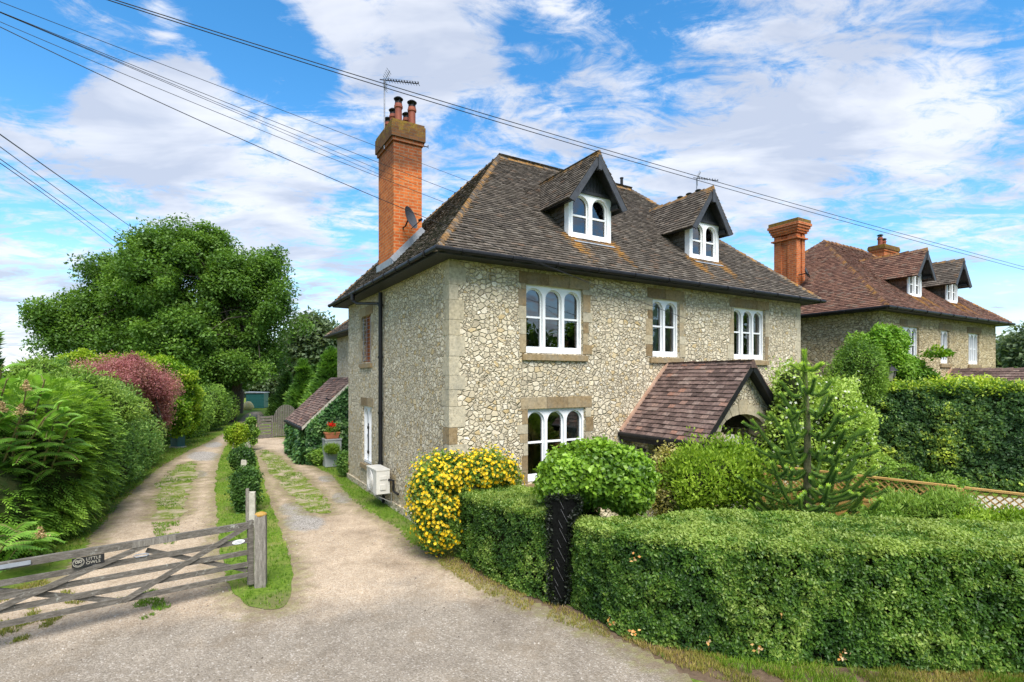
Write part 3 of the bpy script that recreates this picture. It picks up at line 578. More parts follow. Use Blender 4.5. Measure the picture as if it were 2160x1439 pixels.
def gable_roof(parent, uc, half, ez, az, v0, vb, tm, name='roof', seed=0, lich=1.0, ridge_lvl=2, gauge=.1, under=True, soffit_name='soffit'):
    """two tiled slopes with the ridge along v; vb(z) = where each height ends at the back"""
    T = math.hypot(half, az - ez); mb = MB()
    for sgn in (-1, 1):
        O = (uc + sgn * half, v0, ez); eu = (0, 1, 0); ev = (-sgn * half, 0, az - ez); nr = (sgn * (az - ez), 0, half)
        tile_plane(mb, O, eu, ev, nr, [(0, 0), (vb(ez) - v0, 0), (vb(az) - v0, T), (0, T)], gauge, lich=lambda s, t: lich * (1.8 * math.exp(-s / .18) + 1.6 * math.exp(-(T - t) / .2) + .35), seed=seed + sgn)
    n1 = unit(np.array([-(az - ez), 0, half])); e = unit(np.array([half, 0, az - ez]))
    capping(mb, (uc, v0 - .01, az), (uc, vb(az), az), (-e[0], 0, -e[2]), (e[0], 0, -e[2]), (0, 0, 1), .30, .02, .12, .035, ridge_lvl, seed)
    o = mb.build(name, tm, parent)
    if under:
        s = MB()
        for sgn in (-1, 1):
            n = np.array([sgn * (az - ez), 0, half]) / T; p = [np.array(q, float) - n * .012 for q in ((uc + sgn * (half - .01), v0 + .012, ez), (uc + sgn * (half - .01), vb(ez), ez), (uc, vb(az), az), (uc, v0 + .012, az))]
            s.prism(p, -n * .03)
        s.build(soffit_name, M['blackwood'], parent)
    return o
def bargeboards(parent, uc, half, ez, az, v0, dep=.17, th=.035, mat='greywood', drop=.02):
    for sgn in (-1, 1):
        n = np.array([-(az - ez) * -sgn, 0, half]); n /= np.linalg.norm(n); a = np.array([uc + sgn * half, v0, ez]) - n * drop; b = np.array([uc + sgn * .012, v0, az]) - n * drop
        mb = MB(); mb.prism([a, b, b - np.array([0, 0, dep * 1.25]), a - n * dep * .9 + (b - a) * .03], (0, th, 0)); mb.build('bargeboard', M[mat], parent)
def dormer(root, uc, tm, roofv, v_face, v_g, w, z0, h, half, ez, az, seed, cb=.14):
    """roofv(z) = v of the main roof at height z"""
    mb = MB(); hw_ = w / 2 + .03
    for sgn in (-1, 1):                                  # tile-hung cheeks
        O = (uc + sgn * hw_, v_face + .02, z0 - .1); T = ez + .35 - z0 + .1
        tile_plane(mb, O, (0, 1, 0), (0, 0, 1), (sgn, 0, 0), [(0, 0), (max(.06, roofv(z0 - .1) - v_face), 0), (roofv(ez + .35) - v_face, T), (0, T)], .1, .165, seed=seed + sgn, lich=lambda s, t: .4)
    d = mb.build('dormer', tm, root)
    gable_roof(d, uc, half, ez, az, v_g, lambda z: roofv(z) + .05, tm, 'dormer_roof', seed, 1.2, 3, soffit_name='dormer_soffit')
    bargeboards(d, uc, half, ez, az, v_g)
    mb = MB(); k = (az - ez) / half; zt = z0 + h + .06; b = 0
    x = -w / 2
    while x < w / 2 - .01:                               # dark boarding in the gable
        x2 = min(x + .095, w / 2); zz = [az - .05 - k * abs(x), az - .05 - k * abs(x2)]
        if x < 0 < x2: pts = [(x, zt), (x2, zt), (x2, zz[1]), (0, az - .05), (x, zz[0])]
        else: pts = [(x, zt), (x2, zt), (x2, max(zz[1], zt + .01)), (x, max(zz[0], zt + .01))]
        mb.prism([(uc + p[0] + (.004 if p[0] == x else -.004), v_face - .01, p[1]) for p in pts], (0, .03, 0)); x = x2
    mb.build('gable_boarding', M['blackwood'], d)
    mb = MB(); mb.box((uc - .05, v_g - .03, az - .40), (uc + .05, v_g + .06, az - .06)); mb.build('king_post', M['greywood'], d)
    mb = MB(); mb.box((uc - w / 2 - .06, v_face - .06, z0 + h), (uc + w / 2 + .06, v_face + .03, z0 + h + .062))
    for sgn in (-1, 1):
        mb.box((uc + sgn * (w / 2 + .09) - .05, v_g + .08, ez + .02), (uc + sgn * (w / 2 + .09) + .05, v_face + .6, ez + .12))
    mb.build('lintel_beam', M['blackwood'], d)
    T = lambda x, dd, z: (uc - w / 2 + x, v_face - .05 + dd, z0 + z)
    window(d, T, w, h, 2, 'window_frame', d0=.03, mull=.055, level2=True)
    mb = MB()
    for sgn in (-1, 1): mb.box((uc + sgn * (w / 2 + .033) - .032, v_face - .018, z0 - .02), (uc + sgn * (w / 2 + .033) + .032, v_face + cb, z0 + h)); mb.build('corner_board', M['white'], d); mb = MB()
    mb = MB(); mb.prism([(uc - w / 2 - .03, v_face - .045, z0 - .035), (uc + w / 2 + .03, v_face - .045, z0 - .035), (uc + w / 2 + .03, v_face - .23, z0 - .155), (uc - w / 2 - .03, v_face - .23, z0 - .155)], (0, .02, .012)); mb.build('lead_apron', M['lead'], d)
    mb = MB(); mb.box((uc - w / 2, v_face + 1.0, z0 - .2), (uc + w / 2, v_face + 1.03, ez + .2)); mb.box((uc - w / 2, v_face + .1, z0 - .3), (uc + w / 2, v_face + 1.0, z0 - .27)); mb.build('dormer_inner_wall', M['inner'], d)
    return d
def hip_roof(root, L, D, ez, rz, rv, ru0, ru1, tm, holes, ov=.42, seed=0, feet=(), gauge=.1):
    mb = MB(); W = L + 2 * ov; Dp = D + 2 * ov; s1 = math.hypot(rv + ov, rz - ez); sL = math.hypot(ru0 + ov, rz - ez); sR = math.hypot(L + ov - ru1, rz - ez); sB = math.hypot(D + ov - rv, rz - ez)
    def lf(s, t):                                          # orange lichen lives along hips, ridge and the wash below the dormers
        hl = s - (ru0 + ov) * t / s1; hr = (W - s) - (L + ov - ru1) * t / s1
        q = 2.8 * math.exp(-max(hl, 0) / .30) + 2.4 * math.exp(-max(hr, 0) / .25) + 2.2 * math.exp(-(s1 - t) / .3) + .5
        for (fs, ft, wd) in feet:
            if t < ft + .15: q += 4.2 * math.exp(-((abs(s - fs) - wd) / .22) ** 2) * min(1, (t + .3) / ft) + 2.6 * math.exp(-((s - fs) / (wd * 1.1)) ** 4) * math.exp(-(ft - t) / .6)
        return q
    tile_plane(mb, (-ov, -ov, ez), (1, 0, 0), (0, rv + ov, rz - ez), (0, -(rz - ez), rv + ov), [(0, 0), (W, 0), (ru1 + ov, s1), (ru0 + ov, s1)], gauge, holes=holes, lich=lf, seed=seed)
    tile_plane(mb, (-ov, D + ov, ez), (0, -1, 0), (ru0 + ov, 0, rz - ez), (-(rz - ez), 0, ru0 + ov), [(0, 0), (Dp, 0), (D + ov - rv + 2 * 0 + 0, sL)], gauge, lich=lambda s, t: .5 + 2.2 * math.exp(-max((Dp - s) - (rv + ov) * t / sL, 0) / .2), seed=seed + 1)
    tile_plane(mb, (L + ov, -ov, ez), (0, 1, 0), (-(L + ov - ru1), 0, rz - ez), (rz - ez, 0, L + ov - ru1), [(0, 0), (Dp, 0), (rv + ov, sR)], gauge, lich=lambda s, t: .6, seed=seed + 2)
    tile_plane(mb, (L + ov, D + ov, ez), (-1, 0, 0), (0, -(D + ov - rv), rz - ez), (0, rz - ez, D + ov - rv), [(0, 0), (W, 0), (W - (ru0 + ov), sB), (W - (ru1 + ov), sB)], gauge * 2, .33, seed=seed + 3)
    roof = mb.build('roof', tm, root)
    cp = MB(); A = np.array
    c00, c10, c01, c11 = A([-ov, -ov, ez]), A([L + ov, -ov, ez]), A([-ov, D + ov, ez]), A([L + ov, D + ov, ez]); r0, r1 = A([ru0, rv, rz]), A([ru1, rv, rz])
    for a, b, hx, hy in ((c00, r0, 1, 1), (c10, r1, -1, 1), (c01, r0, 1, -1), (c11, r1, -1, -1)):
        h = unit(b - a); ex = A([hx, 0, 0.]); ey = A([0, hy, 0.]); wl = unit(ex - h * (ex @ h)); wr = unit(ey - h * (ey @ h)); n = unit(np.cross(wl, wr)); n = n if n[2] > 0 else -n; n = unit(n - h * (n @ h)); capping(cp, a + h * .03, b, wl, wr, n, .125, .05, .12, .045, 2.6, seed)
    e1 = unit(A([0, -(rv + ov), -(rz - ez)])); e2 = unit(A([0, D + ov - rv, -(rz - ez)])); capping(cp, r0, r1, e1, e2, (0, 0, 1), .3, .02, .14, .05, 3.2, seed + 4)
    cp.build('hip_tiles', tm, roof)
    ft = MB(); zt = ez - .03
    for lo, hi in (((-ov + .03, -ov + .03, zt - .06), (L + ov - .03, -ov + .06, zt)), ((-ov + .03, -ov + .062, zt - .06), (-ov + .06, D + ov - .03, zt)), ((L + ov - .06, -ov + .062, zt - .06), (L + ov - .03, D + ov - .03, zt)), ((-ov + .062, D + ov - .06, zt - .06), (L + ov - .062, D + ov - .03, zt))): ft.box(lo, hi)
    ft.add([(-ov + .03, -ov + .03, zt - .045), (L + ov - .03, -ov + .03, zt - .045), (L + ov - .03, D + ov - .03, zt - .045), (-ov + .03, D + ov - .03, zt - .045)], [(0, 3, 2, 1)]); ft.build('fascia', M['blackwood'], root)
    gt = MB(); g0, g1, e0, e1_ = -ov - .045, L + ov + .045, -ov - .045, D + ov + .045
    gt.tube([(g1, e1_, ez - .03), (g1, e0, ez - .03), (g0, e0, ez - .02), (g0, e1_, ez - .03)], .048, 10)
    for u in np.arange(g0 + .5, g1, 1.05): gt.tube([(u, e0, ez - .03), (u + .05, e0, ez - .03)], .056, 10)
    for v in np.arange(e0 + .5, e1_, .8): gt.tube([(g0, v, ez - .03), (g0, v + .05, ez - .03)], .056, 10)
    gt.build('gutter', M['black'], root)
    return roof
def walls(root, L, D, H, front, left, mat, name='wall', back_open=()):
    mb = MB(); wall_face(mb, lambda s, d, z: (s, d, z), L, H, front, -.2); wall_face(mb, lambda s, d, z: (d, s, z), D, H, left, -.2)
    wall_face(mb, lambda s, d, z: (L - d, s, z), D, H, [], -.2); wall_face(mb, lambda s, d, z: (s, D - d, z), L, H, [], -.2); mb.build(name, mat, root)
    mb = MB()
    for z in (.02, 2.85, H - .2): mb.box((.02, .02, z), (L - .02, D - .02, z + .06))
    mb.box((.3, 3.2, .08), (L - .3, 3.3, H - .2)); mb.box((2.0, .3, .09), (2.1, 3.2, 2.8)) if False else None
    mb.box((3.95, .3, .09), (4.05, 3.2, H - .21)); mb.box((7.2, .3, .09), (7.3, 3.2, H - .21)); mb.build('inner_wall', M['inner'], root)
def chimney(root, u0, u1, v0, v1, zb, zt, mat, pots, cap=True, top=.5):
    mb = MB(); mb.box((u0, v0, zb), (u1, v1, zt - top)); mb.box((u0 - .035, v0 - .035, zt - top + .0), (u1 + .035, v1 + .035, zt - top + .09)); c = mb.build('chimney', mat, root)
    mb = MB(); mb.box((u0 - .07, v0 - .07, zt - top + .093), (u1 + .07, v1 + .07, zt - .06)); mb.box((u0 - .05, v0 - .05, zt - .06), (u1 + .05, v1 + .05, zt)); mb.build('chimney_cap', M['cap'] if cap else mat, c)
    for (u, v, h, s) in pots:
        p = MB(); p.lathe((u, v, zt - .01), [(s * .92, 0), (s * .92, .06), (s * .8, .08), (s * .78, h * .62), (s * .98, h * .66), (s * .98, h * .74), (s * .86, h * .77), (s * .86, h * .82), (s * .6, h * .82)], 18); pt = p.build('chimney_pot', M['pot'], c, smooth=False)
        q = MB(); q.lathe((u, v, zt + h * .80), [(s * .75, 0), (s * .75, h * .08)], 12)
        for a in range(4): q.bar((u + s * .7 * math.cos(a * 1.57), v + s * .7 * math.sin(a * 1.57), zt + h * .8), (u + s * .7 * math.cos(a * 1.57), v + s * .7 * math.sin(a * 1.57), zt + h * 1.0), .02, .02, (1, .3, 0))
        q.lathe((u, v, zt + h * .98), [(s * 1.05, 0), (s * 1.1, .015), (s * .7, .05), (s * .1, .07)], 16); q.build('cowl', M['black'], pt)
    return c
def porch(root, uc, half, ez, az, vf, tm, wallmat, seed, door=True, ridge_lvl=1):
    r = np.random.default_rng(seed)
    pr = MB(); T = lambda x, d, z: (x, vf + .25 + d, z)
    wl, wr = uc - half + .32, uc + half - .32; k = (az - ez) / half
    out = [(wl, 0), (wr, 0), (wr, ez + k * .32 - .06), (uc, az - .08), (wl, ez + k * .32 - .06)]; hole = arch_poly(uc - .71, uc + .71, 0.002, 2.02, 14, .33)
    ring(pr, T, hole, out, 0); ring(pr, T, hole, out, .3); rev(pr, T, hole, 0, .3)
    for sgn in (-1, 1):
        x = wl if sgn < 0 else wr - .28
        pr.box((x, -.55, 0), (x + .28, -.012, ez + .1)); pr.box((x, vf + .56, 0), (x + .28, vf + 1.0, ez + .1)); pr.box((x, vf + 1.0, 2.0 - .12), (x + .28, -.55, ez + .1)) if ez > 1.9 else pr.box((x, vf + 1.0, ez - .08), (x + .28, -.55, ez + .1))
    p = pr.build('porch', wallmat, root)
    gable_roof(p, uc, half, ez, az, vf, lambda z: -.005, tm, 'porch_roof', seed, .25, ridge_lvl, .118, soffit_name='porch_soffit')
    bargeboards(p, uc, half, ez, az, vf + .005, .14, .04, 'black', .0)
    vs = MB()                                            # voussoirs and keystone round the arch
    for i in range(9):
        a0, a1 = math.pi * i / 9 + .012, math.pi * (i + 1) / 9 - .012; R1 = .30 if i == 4 else .22
        pts = [(uc + .712 * math.cos(a0), 2.02 + .332 * math.sin(a0)), (uc + .712 * math.cos(a1), 2.02 + .332 * math.sin(a1)), (uc + (.71 + R1) * math.cos(a1), 2.02 + (.33 + R1) * math.sin(a1)), (uc + (.71 + R1) * math.cos(a0), 2.02 + (.33 + R1) * math.sin(a0))]
        n0 = vs.n; vs.prism([T(q[0], -.012, q[1]) for q in pts], (0, .1, 0)); vs.r[n0:] = [.55 + .3 * r.random()] * (vs.n - n0)
    vs.build('arch_stones', M['dressed'], p)
    cs = MB()
    for sgn in (-1, 1): cs.box((uc + sgn * .90 - .21, vf + .20, 1.84), (uc + sgn * .90 + .21, vf + .58, 2.0), .5); cs.box((wl + .33 - .36 if sgn < 0 else wr - .31, -.58, ez - .22), (wl + .31 if sgn < 0 else wr + .03, -.03, ez - .08), .6)
    cs.build('capital', M['dressed'], p)
    for sgn in (-1, 1): ld = MB(); ld.bar((uc + sgn * half, -.02, ez + .05), (uc, -.02, az + .05), .10, .05, (0, 1, 0), 4.5); ld.build('mortar_fillet', M['fillet'], p)
    for sgn in (-1, 1): gu = MB(); gu.tube([(uc + sgn * (half + .03), vf + .03, ez - .03), (uc + sgn * (half + .03), -.02, ez - .02)], .05, 10); gu.box((uc + sgn * half - .02, vf + .05, ez - .16), (uc + sgn * half + .02, -.03, ez - .02)); gu.build('porch_gutter', M['black'], p)
    if door:
        d = MB(); d.box((uc - .48, -.03, .02), (uc + .48, .02, 2.05))
        for z in (.25, 1.15):
            for x in (-.36, .04): d.box((uc + x, -.045, z), (uc + x + .32, -.029, z + .72))
        d.build('front_door', M['innerdoor'], p)
    return p

# ------------------------------------------------------------------ main house
L1, D1, E1, RZ, RV = 11.41, 7.59, 5.40, 9.30, 3.80
house = thing('stone_house', (HO[0], HO[1], 0), 'large pale ragstone house with brown tiled hip roof, two dormers and a gabled porch', 'house', rz=HA)
W_ = dict(a=(1.69, 3.16, 3.62, 5.02), b=(5.26, 6.19, 3.62, 5.01), c=(8.29, 9.68, 3.62, 5.01), g=(1.73, 3.23, .98, 2.47), h=(8.3, 9.7, .98, 2.47))
SIDE = dict(u=(5.12, 6.06, 3.54, 4.84), l=(5.08, 5.98, .74, 2.32))
walls(house, L1, D1, E1 - .03, list(W_.values()), list(SIDE.values()), M['stone'])
roofv = lambda z: -.42 + (z - E1) * (RV + .42) / (RZ - E1)
s1 = math.hypot(RV + .42, RZ - E1); rs = lambda z: (z - E1) / (RZ - E1) * s1
holes = [(uc - w / 2 - .02 + .42, uc + w / 2 + .02 + .42, rs(6.34), rs(7.45)) for uc, w in ((3.845, 1.14), (7.84, 1.06))]
hip_roof(house, L1, D1, E1, RZ, RV, 3.2, 8.2, M['tile'], holes, feet=[(3.845 + .42, rs(6.3), .62), (7.84 + .42, rs(6.3), .58)], seed=1)
dormer(house, 3.845, M['tile'], roofv, .6, .25, 1.14, 6.33, 1.04, .87, 7.08, 8.25, 10)
dormer(house, 7.84, M['tile'], roofv, .6, .29, 1.06, 6.33, 1.0, .83, 7.07, 8.22, 20)
for i, (k, (x0, x1, z0, z1)) in enumerate(W_.items()):
    T = lambda x, d, z, x0=x0, z0=z0: (x0 + x, d, z0 + z)
    w_, h_ = x1 - x0, z1 - z0
    cur = {'b': [(.08, w_ / 2 - .04, .1, h_ - .05, 'blind'), (w_ / 2 + .03, w_ - .06, .1, h_ - .05, 'curtain')], 'c': [(w_ * .68, w_ - .03, .1, h_ - .05, 'curtain')], 'g': [(w_ * .70, w_ - .05, .1, h_ - .05, 'curtain')]}.get(k)
    window(house, T, w_, h_, 2 if k == 'b' else 3, curtain=cur, rail=.53)
    surround(house, lambda s, d, z: (s, d, z), x0, x1, z0, z1, 30 + i)
Ts = lambda s, d, z: (d, s, z)
for i, xx in enumerate((1.88, 2.92)):
    pt = thing('potted_plant', hw(xx, .34, 3.78), ('potted plant on the sill behind the left light of the wide upper window', 'potted plant on the sill behind the right light of the wide upper window')[i], 'potted plant', rz=HA); mb = MB(); mb.lathe((0, 0, 0), [(.065, 0), (.085, .11), (.09, .11), (.09, .13)], 14); mb.build('pot', M['terracotta'], pt)
    mb = MB(); mb.tube([(0, 0, .1), (.01, 0, .3), (0, 0, .42)], .012, 6); mb.build('stem', M['bark'], pt); n = 60; leaves('foliage', rng.normal(size=(n, 3)) * (.03, .03, .10) + (0, 0, .42), rdir(n) + (0, 0, -.1), rdir(n) + (0, 0, .6), .15, .05, rng.random(n), M['privet'], pt)
    mb = MB(); mb.box((-.16, -.09, -.06), (.16, .09, -.003)); mb.build('sill_shelf', M['white'], pt)
x0, x1, z0, z1 = SIDE['l']; window(house, lambda x, d, z: (d, x1 - x, z0 + z), x1 - x0, z1 - z0, 2, d0=.05, mull=.05)
surround(house, Ts, x0, x1, z0, z1, 41, jambs=False)
fb = MB()                                               # black security bar on the white side window
fb.tube([(.045, 5.53, 1.0), (.045, 5.53, 1.85)], .02, 8); fb.box((.02, 5.48, 1.02), (.06, 5.58, 1.09)); fb.box((.02, 5.48, 1.7), (.06, 5.58, 1.77)); fb.build('window_bar', M['black'], house)
x0, x1, z0, z1 = SIDE['u']; window(house, lambda x, d, z, x1=x1, z0=z0: (d, x1 - x, z0 + z), x1 - x0, z1 - z0, 2, d0=.12, mull=.05, paint='orangewood')
surround(house, Ts, x0, x1, z0, z1, 42, jambs=True)
sh = MB()
for i in range(11): sh.box((.06, x0 + .03, z0 + .06 + i * .108), (.085, x0 + .45, z0 + .15 + i * .108))
sh.build('shutter', M['orangewood'], house)
bars = MB()
for i in range(12): bars.tube([(.03, x0 + .01, z0 + .06 + i * .105), (.03, x1 - .01, z0 + .06 + i * .105)], .006, 5)
for y in (x0 + .12, (x0 + x1) / 2, x1 - .12): bars.tube([(.02, y, z0 + .02), (.02, y, z1 - .05)], .009, 5)
bars.build('window_grille', M['steel'], house)
q = MB(); q2 = MB(); r = np.random.default_rng(5)                  # quoin stones at the corners
z = 0.0; k = 0
while z < 5.28:
    hh = min(.24 + r.random() * .16, 5.3 - z); a, b = (.34, .18) if k % 2 else (.18, .34); a *= .8 + .4 * r.random(); b *= .8 + .4 * r.random()
    q.box((-.007 - r.random() * .003, -.007 - r.random() * .003, z + .004), (a, b, z + hh - .004), .62 + .3 * r.random() if r.random() < .8 else .2)
    q2.box((L1 - b, -.007, z + .004), (L1 + .007, a, z + hh - .004), .6 + .3 * r.random()); z += hh; k += 1
q.build('quoin', M['dressed'], house); q2.build('quoin', M['dressed'], house)
q = MB(); q.box((-.05, -.05, -.2), (-.001, D1, .16), .75); q.box((-.001, -.05, -.2), (4.3, -.001, .16), .7); q.build('plinth', M['stone'], house)
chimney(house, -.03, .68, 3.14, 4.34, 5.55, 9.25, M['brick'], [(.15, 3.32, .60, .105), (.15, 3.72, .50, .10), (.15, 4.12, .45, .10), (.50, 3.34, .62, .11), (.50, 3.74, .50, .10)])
fl = MB()
for (a, b) in (((-.06, 3.10), (.72, 3.10)), ((-.06, 3.10), (-.06, 4.4))):
    zz = lambda u: E1 + (u + .42) * (RZ - E1) / 3.62
    fl.bar((a[0], a[1], zz(a[0]) + .09), (b[0], b[1], zz(b[0]) + .09), .19, .02, (0, 0, 1))
fl.build('lead_flashing', M['lead'], house)
chimney(house, 10.74, 11.44, 3.14, 4.34, 5.55, 9.2, M['brick2'], [(10.92, 3.3, .42, .11), (10.92, 3.7, .42, .11), (10.92, 4.1, .42, .11), (11.25, 3.35, .40, .11), (11.25, 3.75, .4, .11)])
vp = MB(); vp.tube([(8.0, 4.0, 9.0), (8.0, 4.0, 9.72)], .05, 10); vp.lathe((8.0, 4.0, 9.70), [(.062, 0), (.062, .03)], 10); vp.build('vent_pipe', M['black'], house)
dp = MB(); dp.tube([(-.09, 3.98, 5.25), (-.09, 3.98, .45)], .052, 10)
for z in (4.9, 3.6, 2.2, .95): dp.tube([(-.09, 3.98, z), (-.09, 3.98, z + .06)], .066, 10)
dp.tube([(-.465, 5.2, 5.32), (-.465, 5.2, 5.16), (-.40, 5.05, 5.08), (-.12, 4.1, 4.98), (-.09, 3.99, 4.9)], .036, 8); dp.tube([(-.465, 5.2, 5.34), (-.465, 5.2, 5.18)], .055, 8); dp.build('downpipe', M['black'], house)
mb = MB(); P = porch(house, 5.76, 1.54, 1.86, 3.43, -2.3, M['tile_porch'], M['stone'], 3)
pl = MB(); pl.box((4.528, -.5, 1.46), (4.535, -.24, 1.54)); pl.build('door_plate', M['signblack'], house)
# rear wing, set back along the side
mb = MB(); wall_face(mb, lambda s, d, z: (1.0 + d, D1 + s, z), 6.0, 4.86, [], -.2); wall_face(mb, lambda s, d, z: (1.0 + s, D1 + 6.0 - d, z), 6, 4.86, [], -.2); mb.build('rear_wing', M['stone'], house)
mb = MB(); tile_plane(mb, (.58, D1 + 6.35, 4.84), (0, -1, 0), (3.2, 0, 2.6), (-2.6, 0, 3.2), [(0, 0), (6.3, 0), (6.3, 3.6), (2.3, 3.6)], lich=lambda s, t: .8, seed=77); capping(mb, (.58, D1 + 6.35, 4.84), (3.2, D1 + 4.3, 7.0), (0, -1, 0), (1, 0, -.2), (-.4, .4, .8), lvl=2)
wr_ = mb.build('wing_roof', M['tile'], house)
gt = MB(); gt.tube([(.54, D1 + 6.36, 4.81), (.54, D1 + .02, 4.81)], .048, 8); gt.box((.60, D1 + .03, 4.765), (1.0, D1 + 6.3, 4.80)); gt.build('wing_gutter', M['black'], wr_)
vp = MB(); vp.tube([(1.3, D1 + 3.6, 5.2), (1.3, D1 + 3.6, 6.35)], .05, 8); vp.lathe((1.3, D1 + 3.6, 6.33), [(.075, 0), (.075, .06)], 10); vp.build('vent_pipe', M['black'], house)
# lean-to
lt = MB(); lz = lambda u: 1.38 + (u + .85) * .95
lt.prism([(-.55, 11.0, 0), (.99, 11.0, 0), (.99, 11.0, lz(.99) - .06), (-.55, 11.0, lz(-.55) - .06)], (0, 3.5, 0)); lean = lt.build('lean_to', M['stone'], house)
mb = MB(); tile_plane(mb, (-.85, 14.7, 1.38), (0, -1, 0), (1, 0, .95), (-.95, 0, 1), [(0, 0), (3.9, 0), (3.9, 2.54), (0, 2.54)], .105, lich=lambda s, t: .3, seed=88); mb.build('lean_to_roof', M['tile_porch'], lean)
mb = MB(); mb.prism([(-.84, 10.8, 1.37), (.99, 10.8, lz(.99) - .015), (.99, 10.8, lz(.99) - .13), (-.84, 10.8, 1.25)], (0, 3.88, 0)); mb.build('lean_to_verge', M['palestone'], lean)
mb = MB(); mb.tube([(-.89, 14.7, 1.31), (-.89, 10.78, 1.31)], .05, 8); mb.tube([(.10, 10.9, .05), (.10, 10.9, 2.32), (.0, 10.86, 2.36)], .04, 8); mb.build('lean_to_gutter', M['black'], lean)

# ------------------------------------------------------------------ neighbouring house
H2 = hw(15.2, -.45)
house2 = thing('stone_house', H2, 'neighbouring brown ragstone house with red tiled hip roof beyond the tall beech hedge', 'house', rz=HA + R(-.5))
w2 = [(1.54, 2.78, 3.66, 4.90), (4.52, 5.26, 3.66, 4.90), (7.0, 8.06, 3.66, 4.90)]
walls(house2, 9.75, 7.6, 5.37, w2, [], M['stone2'])
rv2 = lambda z: -.42 + (z - 5.4) * (3.6 + .42) / (8.85 - 5.4)
ss = math.hypot(4.02, 3.45); rs2 = lambda z: (z - 5.4) / 3.45 * ss
hip_roof(house2, 9.75, 7.6, 5.4, 8.85, 3.6, 3.3, 6.4, M['tile_red'], [(u - .45 + .42, u + .45 + .42, rs2(6.14), rs2(7.1)) for u in (3.69, 6.88)], feet=[(3.69 + .42, rs2(6.1), .5), (6.88 + .42, rs2(6.1), .5)], seed=50)
dormer(house2, 3.69, M['tile_red'], rv2, .5, .1, .92, 6.13, .92, .78, 6.8, 7.83, 60, .03)
dormer(house2, 6.88, M['tile'], rv2, .5, .1, .92, 6.13, .92, .78, 6.8, 7.83, 64, .03)
for i, (x0, x1, z0, z1) in enumerate(w2):
    window(house2, lambda x, d, z, x0=x0, z0=z0: (x0 + x, d, z0 + z), x1 - x0, z1 - z0, 2 if i == 1 else 3, mull=.03); surround(house2, lambda s, d, z: (s, d, z), x0, x1, z0, z1, 70 + i, jambs=False)
porch(house2, 5.3, 1.5, 1.9, 3.42, -2.4, M['tile_porch'], M['stone2'], 8)
# its tall corbelled stack with buttress pilasters, and a low wide stack on the ridge
st = MB(); u0, u1, v0, v1 = .74, 1.26, 3.26, 4.14
st.box((u0, v0, 5.3), (u1, v1, 8.75)); st.box((u0 - .05, v0 + .0, 5.3), (u0 - .0, v0 + .32, 8.75)); st.box((u0 - .05, v1 - .3, 5.3), (u0, v1, 8.75)); st.box((u0 - .05, v0 - .05, 5.3), (u0 + .2, v0, 8.75)); st.box((u1 - .2, v0 - .05, 5.3), (u1, v0, 8.75))
for i, (z, e) in enumerate(((8.55, .085), (8.78, .06), (8.86, .10), (8.96, .14), (9.06, .18))): st.box((u0 - .05 - e, v0 - .05 - e, z), (u1 + e, v1 + e, z + (.05 if i == 0 else .1)))
c2 = st.build('chimney', M['brick2'], house2); st = MB(); st.box((u0 - .20, v0 - .20, 9.162), (u1 + .15, v1 + .15, 9.30)); st.build('chimney_cap', M['cap'], c2)
chimney(house2, 7.7, 9.0, 3.3, 3.9, 5.6, 9.25, M['brick2'], [(8.0, 3.6, .5, .12), (8.35, 3.6, .36, .11)], top=.3)

# ------------------------------------------------------------------ plants
def clip_leaves_cam(P): return P
def shape_pts(lobes, n, shell=.35):
    """points through the outer shell of a union of ellipsoids: lobes = (cx,cy,cz, rx,ry,rz)"""
    lb = np.array(lobes, float); area = (lb[:, 3] * lb[:, 4] + lb[:, 4] * lb[:, 5] + lb[:, 3] * lb[:, 5]); k = rng.choice(len(lb), int(n * 1.6), p=area / area.sum())
    d = rdir(len(k)); r = 1 - shell * rng.random(len(k)) ** 1.3; C = lb[k, :3]; Rr = lb[k, 3:]; P = C + d * Rr * r[:, None]
    inside = np.zeros(len(k), bool)
    for i, b in enumerate(lb): q = np.linalg.norm((P - b[:3]) / b[3:], axis=1); inside |= (q < 1 - shell - .02) & (k != i)
    P, d, Rr = P[~inside], d[~inside], Rr[~inside]; N = unit(d / Rr); return P[:n], N[:n]
def lumpy(P, N, amp, s, seed): h = vnoise(P, s, seed) - .5 + .5 * (vnoise(P, s * 2.7, seed + 1) - .5); return P + N * (h * amp)[:, None], h
